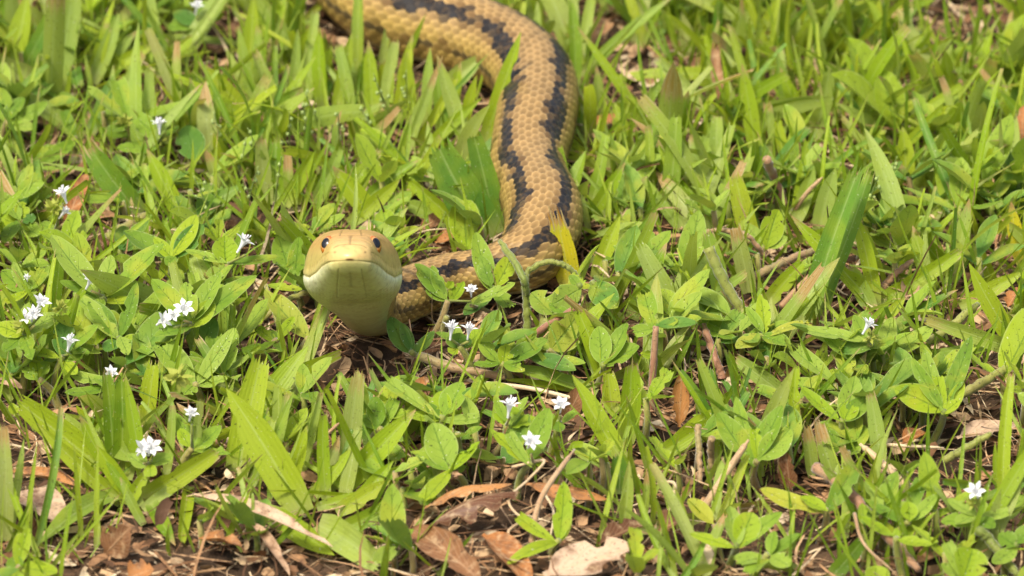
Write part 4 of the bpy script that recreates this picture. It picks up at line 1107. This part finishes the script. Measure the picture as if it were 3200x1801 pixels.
# creeping stems
creeper("reddish hairy stem creeping past the cupped flowering weed", [(1312, 1112, .6), (1420, 1150, .5), (1580, 1180, .35)], 30, 'stem_red')
creeper("ruddy hairy stem running between the weeds below the neck", [(1500, 1030, .5), (1600, 1085, .6), (1660, 1050, .7), (1815, 955, 1.0)], 26, 'stem_red')
creeper("cut hairy stem rising against the snake's bend", [(1648, 1060, 0), (1645, 940, .9), (1632, 862, 1.6), (1562, 752, 2.0)], 26, 'stem')
creeper("arched hairy stem hooping over in front of the snake's bend", [(1640, 900, 1.2), (1650, 850, 1.5), (1705, 820, 1.7), (1770, 832, 1.6), (1815, 880, 1.2)], 20, 'stem')
creeper("thin ruddy stem arching over the lawn", [(2150, 760, .4), (2200, 727, .9), (2280, 722, 1.1), (2340, 740, 1.1), (2393, 805, .5)], 18, 'stem_red', 30)
creeper("brownish pink stem lying by the ribbed dark blade", [(2348, 870, .3), (2420, 835, .4), (2495, 800, .4), (2600, 770, .3)], 26, 'stem_red', 60)
creeper("hairy green stem leaning through the weeds", [(2213, 775, 2.1), (2267, 890, 1.3), (2330, 990, .6), (2385, 1080, .1)], 36, 'stem', 260)
creeper("stout red brown stem standing in the weed litter", [(2258, 1185, 0), (2230, 1110, .5), (2200, 1015, .9)], 28, 'stem_red', 60)
creeper("pale green stem slanting over the dark hollow", [(2860, 1095, .3), (2960, 1030, .6), (3055, 950, 1.0)], 30, 'stem')
creeper("cut green stem above the bare litter", [(3010, 1232, .6), (3090, 1185, .8), (3158, 1145, .9)], 30, 'stem')
creeper("fuzzy brown stem running down across the leaf litter", [(2550, 1462, 1.0), (2650, 1535, .9), (2740, 1640, .5), (2870, 1780, .25)], 34, 'stem_red', 420)
creeper("fuzzy green stem at the edge of the leaf litter", [(3060, 1655, .8), (3110, 1710, .5), (3180, 1800, .2)], 32, 'stem', 300)
creeper("olive stem lying behind the weeds under the lime blade", [(335, 745, .3), (400, 705, .35), (490, 655, .4)], 32, 'stem', 60)
creeper("green stem lying over the straw under the chin", [(820, 995, .2), (900, 940, .5), (975, 905, .5)], 22, 'stem', 80)
creeper("pink cut stem standing in the far lawn", [(2395, 500, 1.6), (2420, 560, .8), (2455, 640, .2)], 30, 'stem_red', 20)
creeper("reddish stem rising beside the three splayed blades", [(2760, 900, .3), (2800, 855, .7), (2850, 815, .9)], 22, 'stem_red', 30)
creeper("slanting green stem over the dry brown litter", [(2950, 1440, .1), (3020, 1400, .3), (3095, 1355, .6)], 26, 'stem', 30)
creeper("upright ruddy stem in the weedy litter", [(2180, 1330, 1.0), (2185, 1420, .5), (2190, 1510, 0)], 19, 'stem_red', 20)
creeper("cut woody stub with a pale end in the litter", [(2222, 1372, 1.1), (2222, 1430, .5), (2218, 1490, 0)], 22, 'stem_red', 10)

# fallen leaves and straw
dead("curled dark brown leaf arching over a hollow in the litter", 1345, 1640, 1620, 1535, 105, 'dead_dark', .4, .9, curl=-.45, arch=.22, tw=.5)
dead("rust coloured leaf edge curling over the dark leaf", 1325, 1588, 1600, 1512, 46, 'dead_rust', .5, 1.0, arch=.2, curl=-.2)
dead("tan pointed leaf on the litter beside the curled dark leaf", 1515, 1830, 1285, 1652, 98, 'dead', .3, .45, curl=.2)
dead("orange brown leaf folded under the young sprout", 1505, 1672, 1650, 1840, 100, 'dead_rust', .3, .2, curl=.3)
dead("pinkish tan leaf with a pointed corner on the bare litter", 1700, 1800, 1985, 1712, 150, 'dead_tan', .3, .5, curl=.1, arch=.05)
dead("long chestnut leaf lying behind the young sprout", 1640, 1510, 1900, 1560, 62, 'dead_rust', .7, .5, curl=-.3)
dead("upright greyish tan leaf behind the frilly flower weed", 1765, 1318, 1822, 1205, 62, 'dead', .2, 1.2, curl=.2, face=True)
dead("dark red brown leaf in the litter by the yellowing stubs", 1870, 1700, 2025, 1640, 70, 'dead_dark', .3, .3)
dead("dark brown leaf under the spoon leaved sprout", 2060, 1660, 2150, 1620, 80, 'dead_dark', .3, .4)
dead("standing withered orange leaf beside the hairy stem", 2122, 1335, 2132, 1160, 54, 'dead_rust', .2, 1.6, face=True, curl=.3, arch=0, tw=.1)
dead("small curled red brown leaf near the closed bud weed", 1272, 1258, 1345, 1185, 40, 'dead_rust', .6, .9, curl=.5)
dead("orange tan leaf half sunk in the litter under the splayed tuft", 330, 1730, 405, 1650, 105, 'dead', .1, .8, face=True, curl=.1)
dead("thin curled orange leaf on the litter", 620, 1685, 755, 1710, 48, 'dead_rust', .3, .4, curl=.4)
dead("large pale tan leaf under the splayed grass tuft", 40, 1540, 200, 1640, 130, 'dead_tan', .2, .2, curl=.1)
dead("long dry grass leaf lying in front of the big tuft", 600, 1545, 1040, 1710, 48, 'dead_tan', .6, .3, curl=.3, arch=.12)
dead("split dry grass leaf hanging down over the litter", 780, 1630, 905, 1800, 36, 'dead_tan', .5, .2, curl=.3)
dead("brown leaf by the lower edge of the litter", 400, 1810, 480, 1780, 90, 'dead_rust', .3, .4)
dead("small dark brown leaf behind the fleshy blades", 470, 1500, 512, 1425, 34, 'dead_dark', .2, .8, face=True)
dead("orange leaf lying flat beside the splayed tuft", 20, 1475, 260, 1530, 46, 'dead_rust', .4, .4, curl=.4)
dead("yellow brown fallen leaf beside the bud headed weed", 0, 1150, 75, 1190, 70, 'weed_yellow', .3, .3)
dead("tan leaf at the lawn's edge under the yellow brown one", -20, 1195, 70, 1215, 40, 'dead_tan', .3, .3)
dead("rusty leaf propped among the flowering weeds", 200, 715, 270, 545, 64, 'dead_rust', .2, 1.0, face=True)
dead("reddish dark leaf in the gap between broad weed leaves", 290, 790, 380, 730, 60, 'dead_dark', .1, .3)
dead("small rust leaf under the pointed weed leaf", 255, 1170, 250, 1100, 36, 'dead_rust', .1, .4, face=True)
dead("tan leaf behind the snake's head in the straw", 1310, 720, 1410, 690, 70, 'dead', .2, .3)
dead("rust leaf behind the snake's neck", 1360, 760, 1450, 735, 56, 'dead_rust', .2, .3)
dead("bright rust leaf standing at the lawn's far edge", 3185, 520, 3200, 330, 70, 'dead_rust', .3, 1.6, face=True)
dead("orange leaf behind the round dark weed leaf", 1960, 880, 2060, 815, 44, 'dead_rust', .4, .6)
dead("tan leaf in the far brown gap beyond the bend", 1850, 130, 1900, 60, 90, 'dead', .2, .5)
dead("flat orange brown leaf beyond the snake's bend", 1830, 395, 1970, 375, 52, 'dead_rust', .2, .3)
dead("tan upright leaf in the far lawn", 2245, 330, 2240, 110, 46, 'dead', .3, 1.8, face=True)
dead("pale curled leaf scrap beside the bristly weed", 2830, 930, 2850, 885, 60, 'dead_tan', .2, .4, face=True)
dead("tan leaf under the keeled weed", 2580, 1160, 2660, 1110, 60, 'dead_dark', .2, .4)
dead("orange leaf on the bare litter under the cut stem", 2820, 1390, 2890, 1350, 60, 'dead_rust', .2, .3)
dead("broad tan leaf on the bare litter", 2990, 1370, 3180, 1330, 80, 'dead_tan', .2, .2, curl=.1)
dead("cream leaf at the edge of the dark hollow", 3140, 1140, 3230, 1130, 50, 'dead_tan', .4, .5)
dead("yellow dry leaf under the lying grass blade", 2720, 1160, 2850, 1145, 60, 'weed_yellow', .2, .2)
dead("grey brown curled leaf standing in the weedy litter", 2470, 1530, 2455, 1410, 56, 'dead_dark', .1, 1.0, face=True, curl=.5)
dead("rust leaf below the spotted lime leaf", 2950, 1800, 3060, 1790, 80, 'dead_dark', .2, .3)
dead("flat tan leaf in the litter below the fuzzy stem", 2860, 1760, 2960, 1730, 60, 'dead', .2, .2)
dead("rust leaf in the dark hollow", 3150, 960, 3190, 900, 50, 'dead_rust', .2, .6)
straw("stiff broken tan straw leaning over the weedy litter", [(2200, 1590, .1), (2270, 1480, .9), (2340, 1375, 1.6)], 30)
straw("pinkish pointed straw lying across the litter", [(2855, 1545, .3), (2770, 1460, .6), (2688, 1388, .9)], 32)
straw("thin curved straw hanging over the fuzzy stem", [(2670, 1605, 1.2), (2700, 1700, .9), (2800, 1795, .3)], 12)
straw("brown straw standing in the far lawn beside a pale blade", [(2050, 600, .2), (2090, 510, 1.0), (2128, 430, 1.7)], 20)
straw("orange straw leaning in the far lawn", [(2480, 660, .2), (2525, 600, .8), (2570, 555, 1.2)], 20)
straw("looped pale straw curl on the leaf litter", [(1600, 1460, .8), (1700, 1440, 1.1), (1650, 1500, .9), (1590, 1560, .8), (1620, 1610, .6), (1665, 1612, .5)], 11)
straw("ring of dry straw hooped beside the sprout", [(1700, 1540, .7), (1730, 1600, .5), (1720, 1680, .3)], 10)
straw("dry straw arch left of the young sprout", [(1650, 1620, .5), (1590, 1660, .6), (1600, 1710, .3)], 12)
straw("flattened straw stalk crossing behind the sprout", [(1660, 1700, .3), (1690, 1560, 1.0), (1795, 1405, 1.4)], 24)
straw("brown straw lying under the pale grass blade", [(1520, 1200, .4), (1660, 1215, .4), (1810, 1250, .3)], 20)
straw("thin dry stalk behind the snake's head", [(1290, 735, .5), (1340, 720, .9), (1400, 715, .9)], 8)
straw("two toned straw crossing behind the snake's head", [(1345, 770, .2), (1300, 735, .5), (1280, 720, .8)], 12)
straw("dry straw bent beside the big grass tuft", [(910, 1450, .3), (985, 1390, .8), (1068, 1315, 1.3)], 16)
straw("pale straw in the dark hollow by the ribbed blade", [(2570, 940, .2), (2630, 880, .4)], 18)
straw("brown straw slanting behind the ribbed blade", [(2440, 960, .2), (2490, 905, .5), (2545, 850, .9)], 28, 'straw')
straw("grey straw lying on the bare litter", [(2760, 1390, .3), (2850, 1395, .3), (2950, 1400, .2)], 14)
straw("tan straw lying on the litter by the hooped straw", [(1830, 1490, .3), (1900, 1460, .4)], 14)
straw("bent brown straw near the spoon leaf sprout", [(2080, 1630, .2), (2110, 1520, 1.0), (2070, 1505, 1.0)], 14)

# thin seed stalks with beads of green seed
def seed_stalk(label, pts, beads, group=None):
    P = bez([on_z(*p) for p in pts], 8)
    loc = np.array([P[0][0], P[0][1], 0])
    V, F = tube(P, np.linspace(.028, .014, len(P)), 5)
    e = root("seed_stalk", loc, label, "seed stalk", group)
    add("stalk", mesh("stalk", V - loc, F, M['worn'] if False else M['seed']), e)
    r = random.Random(nseed())
    for k in range(beads):
        i = int(len(P) * (1 - .5 * (k + .5) / beads)) - 1
        c = P[i] + np.array([r.gauss(0, .09), r.gauss(0, .06), r.gauss(0, .05)])
        V, F = tube([c + np.array([0, 0, -.06]), c + np.array([0, 0, -.03]), c + np.array([0, 0, .02]), c + np.array([0, 0, .06])], [.012, .045, .045, .012], 7)
        V2, F2 = tube([P[i], (P[i] + c) / 2 + np.array([0, 0, -.01]), c], .009, 4)
        V, F, _ = joinm([(V, F), (V2, F2)])
        add("seed", mesh("seed", V - loc, F, M['seed']), e)
    return e
rq = random.Random(8)
for (x, y) in [(700, 420), (745, 500), (770, 590), (830, 470), (905, 420), (960, 390), (1010, 360), (1060, 420), (860, 560), (1180, 400), (1230, 330), (1270, 290), (1210, 300), (660, 620), (2760, 560), (2700, 620)]:
    dx = rq.uniform(-60, 60)
    nb = rq.randint(3, 6); gp = on_z(x, y + 90, 0); lm, wh = where(gp[0], gp[1])
    lb = f"thin seed stalk with {NUM[nb]} pale green beads {wh} {lm}"
    if lb in USED: lb = f"thin seed stalk with {NUM[nb]} beads {between(gp[0], gp[1])[0]}".replace(' the ', ' ')
    USED.add(lb)
    seed_stalk(lb, [(x, y + 90, 0), (x + dx * .3, y + 20, .9), (x + dx, y - 70, 2.0 + rq.uniform(-.3, .4))], nb, "thin seed stalks in the grass")
# ------------------------------------------------------------------ scattered turf: look-alike tufts and small weeds between the placed ones
GAPS = [(700, 150, 110, 80), (1930, 150, 90, 120), (560, 300, 90, 40), (3000, 60, 200, 60), (2640, 930, 130, 70), (3050, 1400, 180, 120), (1540, 1650, 330, 130), (1700, 1800, 300, 80), (700, 1800, 520, 80), (110, 1610, 90, 60),
        (3080, 1000, 90, 80), (920, 1010, 90, 80), (2100, 1300, 90, 70), (2450, 1640, 150, 60), (330, 760, 60, 50), (1800, 1330, 130, 60), (1350, 730, 80, 40), (90, 1480, 80, 60), (2000, 300, 120, 60)]
def in_gap(P):
    Q = proj(P)
    return max(float((((Q[:, 0] - a) / (c * .8)) ** 2 + ((Q[:, 1] - b) / (d * .8)) ** 2 < 1).mean()) for a, b, c, d in GAPS)
def gap(px, py):
    return any(((px - a) / c) ** 2 + ((py - b) / d) ** 2 < 1 for a, b, c, d in GAPS)
KINDS = ['grass', 'lime', 'pale', 'pale', 'deep', 'worn']
protos = []
rp = random.Random(21)
for i in range(36):
    L = rp.uniform(1.4, 3.5); w = rp.choice([rp.uniform(.10, .22), rp.uniform(.2, .38), rp.uniform(.3, .55)])
    shape = rp.choice(['blade', 'cut', 'cut'])
    V, F, UV = strip((0, 0, -.1), (0, rp.uniform(0, .3) * L, L), w, (0, -1, .2), arch=rp.uniform(-.04, .22), fold=rp.uniform(.1, .5), shape=shape, nseg=9, ncol=4,
                     twist=rp.uniform(-.6, .6), side=rp.uniform(-.08, .08), torn=(rp.choice([.5, 1.2, 2.0]) if shape == 'cut' else 0), seed=i)
    k = KINDS[i % 6]
    protos.append((mesh("blade", V, F, M[k], UV), V, k))
leafp = []
for i in range(12):
    L = rp.uniform(1.0, 1.8); w = L * rp.uniform(.36, .54)
    V, F, UV = strip((0, 0, 0), (0, L, L * rp.uniform(.0, .5)), w, (0, -.2, 1), arch=rp.uniform(-.12, .1), fold=rp.uniform(.1, .5), shape='leafcut' if i in (1, 5, 9) else 'leaf', torn=(.2 if i in (1, 5, 9) else 0), nseg=9, ncol=5, twist=rp.uniform(-.5, .5), seed=i, wav=.12, bite=[0, 1, 2][i % 3])
    leafp.append((mesh("leaf", V, F, M[['weed', 'weed', 'weed_lime', 'weed_dark', 'weed', 'weed_lime'][i % 6]], UV), V))
V, F = tube([(0, 0, -1.2), (.05, 0, -.5), (0, 0, 0)], [.09, .08, .07], 7, hair=24)
stem_me = mesh("stem", V, F, M['stem'])
footprint = PC[::12]
def scatter(n, kind, xr, yr, rr, accept, labelf):
    made = tries = 0
    while made < n and tries < n * 40:
        tries += 1
        x, y = rr.uniform(*xr), rr.uniform(*yr)
        q = proj((x, y, 0))[0]
        if not accept(q[0], q[1], rr) or gap(q[0], q[1]):
            continue
        if np.min(np.hypot(footprint[:, 0] - x, footprint[:, 1] - y)) < 1.15:
            continue
        spec = []; allP = []
        if kind == 'tuft':
            big = rr.uniform(1.0, 1.4) if q[1] < 650 and q[0] < 1200 else rr.uniform(.8, 1.2)
            base = rr.choice(KINDS if q[0] < 1750 else ['pale', 'pale', 'worn', 'grass', 'worn', 'lime', 'deep'])
            pool = [p for p in protos if p[2] == base] * 3 + [p for p in protos if p[2] in ('grass', 'worn', 'lime', 'deep')]
            for _ in range(rr.randint(5, 9)):
                me, V, k = rr.choice(pool)
                yaw = rr.gauss(0, .8) + rr.choice([0, math.pi]); tilt = rr.uniform(-.1, .85)
                m = Matrix.Translation(Vector((rr.gauss(0, .22), rr.gauss(0, .22), 0)) * CM) @ Euler((-tilt, 0, yaw)).to_matrix().to_4x4() @ Matrix.Rotation(rr.gauss(0, .5), 4, 'Y') @ Matrix.Scale(big * rr.uniform(.7, 1.15), 4)
                A = np.array(m); P = V @ A[:3, :3].T + A[:3, 3] / CM + (x, y, 0)
                if hides(occ_s, P) > 0.0 or hides(occ, P) > (0.34 if q[1] < 1250 else 0.27) or in_gap(P) > 0.2:
                    continue
                spec.append(("blade", me, m)); allP.append(P)
            if len(spec) < 2: continue
        else:
            hz = rr.uniform(.35, 1.1); sz = rr.uniform(.75, 1.15)
            base = rr.choice(['grey green', 'grey green', 'young light green', 'dark green'])
            lpool = {'grey green': [0, 1, 4, 6, 7, 10], 'young light green': [2, 5, 8, 11], 'dark green': [3, 9]}[base]
            nlf = rr.randint(4, 7); a0 = rr.uniform(0, 6.28)
            for k in range(nlf):
                me, V = leafp[rr.choice(lpool)]
                m = Matrix.Translation(Vector((0, 0, (hz - .12 * (k % 3)))) * CM) @ Euler((rr.uniform(-.1, .6), 0, a0 + 6.28 * k / nlf + rr.uniform(-.3, .3))).to_matrix().to_4x4() @ Matrix.Scale(sz * rr.uniform(.6, 1.1), 4)
                A = np.array(m); P = V @ A[:3, :3].T + A[:3, 3] / CM + (x, y, 0)
                if hides(occ_s, P) > 0.0 or hides(occ, P) > (0.34 if q[1] < 1250 else 0.27) or in_gap(P) > 0.2:
                    continue
                spec.append(("leaf", me, m)); allP.append(P)
            if len(spec) < 2: continue
            spec.append(("stem", stem_me, Matrix.Translation(Vector((0, 0, hz)) * CM)))
        Q = proj(np.concatenate(allP))
        if not ((Q[:, 0] > 0) & (Q[:, 0] < PXW) & (Q[:, 1] > 0) & (Q[:, 1] < PXH)).any():
            continue
        allZ = np.concatenate(allP)[:, 2].max()
        lab, grp = labelf(x, y, len(allP), base, float(allZ))
        e = root("grass_tuft" if kind == 'tuft' else "weed_plant", (x, y, 0), lab, "grass tuft" if kind == 'tuft' else "weed", grp)
        for nm, me, m in spec:
            o = add(nm, me, e); o.matrix_local = m
        for P in allP: splat(occ, P[::2], 0)
        made += 1
    return made
def acc_grass(px, py, r):
    if not (-150 < px < 3350 and -60 < py < 1900): return False
    if px > 1800 and py < 780: return True
    if px < 1750 and py < 640: return r.random() < (.8 if px > 420 else .45)
    if py < 1250: return r.random() < (.22 if px < 900 else .3)
    return r.random() < .38
def acc_weed(px, py, r):
    if not (-150 < px < 3350 and -60 < py < 2000): return False
    if py > 1820: return r.random() < .4
    if px > 1800 and py < 600: return r.random() < .18
    if px < 460: return py < 1300
    if py < 620: return r.random() < .3
    return True
rs_ = random.Random(77)
nw = scatter(195, 'weed', (-15, 15), (-19, 24), rs_, acc_weed, lab_weed)
ng = scatter(290, 'tuft', (-15, 15), (-19, 24), rs_, acc_grass, lab_grass)
print("filler", nw, ng)

# ------------------------------------------------------------------ leaf litter: shreds of straw and leaf over the soil
def litter(n, seed):
    r = random.Random(seed)
    V, F, RN, off = [], [], [], 0
    for _ in range(n):
        x, y = (r.uniform(-15, 15), r.uniform(-19, 24)) if _ % 4 else (r.uniform(-26, 26), r.uniform(-26, 36))
        z = float(lump(np.array(x), np.array(y))) - 0.22 + abs(r.gauss(0, .12))
        a = r.uniform(0, 6.283); el = r.gauss(0, .22)
        if _ % 28 == 0 and y > -10:
            L, w, el, z = r.uniform(1.0, 2.2), r.uniform(.03, .09), r.uniform(.3, 1.3), 0.0
        elif r.random() < .68:
            L, w = r.uniform(.4, 2.4), r.uniform(.018, .07)
        else:
            L, w = r.uniform(.25, .9), r.uniform(.1, .36)
        d = np.array([math.cos(a) * math.cos(el), math.sin(a) * math.cos(el), math.sin(el)])
        p0 = np.array([x, y, z]); p1 = p0 + d * L
        v, f, _ = strip(p0, p1, w, unit((r.gauss(0, .4), r.gauss(0, .4), 1)), arch=r.gauss(0, .14), side=r.gauss(0, .16), fold=r.uniform(-.4, .6), shape=r.choice(['blade', 'cut', 'leaf']), nseg=4, ncol=2, twist=r.gauss(0, .8))
        V.append(v); F += [tuple(i + off for i in q) for q in f]; off += len(v)
        RN += [r.random()] * len(v)
    return np.concatenate(V), F, RN
V, F, RN = litter(19000, 3)
tag(add("leaf_litter", mesh("leaf_litter", V, F, M['litter'], rnd=RN)), "brown shreds of straw and dead leaf covering the soil", "leaf litter", kind="stuff")

# ------------------------------------------------------------------ fine grass: thin wisps through the lawn, and the turf that goes on round the view
r = random.Random(5)
parts = []; RN = []
inner = outer = 0
while inner < 3000 or outer < 5200:
    x, y = r.uniform(-34, 34), r.uniform(-34, 48)
    q = proj((x, y, 0))[0]
    view = -60 < q[0] < 3260 and -60 < q[1] < 1860
    if np.min(np.hypot(footprint[:, 0] - x, footprint[:, 1] - y)) < 1.15:
        continue
    if view:
        if inner >= 3000 or gap(q[0], q[1]): continue
        if q[1] > 800 and r.random() < .3: continue
        L, w = r.uniform(.8, 2.6), r.choice([r.uniform(.02, .05), r.uniform(.05, .14)])
    else:
        if outer >= 5200: continue
        L, w = r.uniform(1.2, 3.0), r.uniform(.25, .6)
    d = np.array([r.gauss(0, .5), r.gauss(0, .5), 1]) ; d = unit(d) * L
    v, f, uv = strip((x, y, -.1), np.array([x, y, 0]) + d, w, unit((r.gauss(0, .4), -1, .3)), arch=r.uniform(-.12, .15), fold=.3, shape='blade', nseg=5, ncol=2, twist=r.gauss(0, .5))
    if not view and (lambda Q: ((Q[:, 1] < 1801) & (Q[:, 1] > 900) & (Q[:, 0] > 0) & (Q[:, 0] < 3200)).any())(proj(v)): continue
    if hides(occ_s, v) > 0 or (view and hides(occ, v) > 0.5): continue
    parts.append((v, f, uv)); RN += [r.random()] * len(v)
    if view: inner += 1
    else: outer += 1
V, F, UV = joinm(parts)
tag(add("grass", mesh("grass", V, F, M['grass'], UV, rnd=RN)), "fine short grass filling the lawn between the tufts", "grass", kind="stuff")
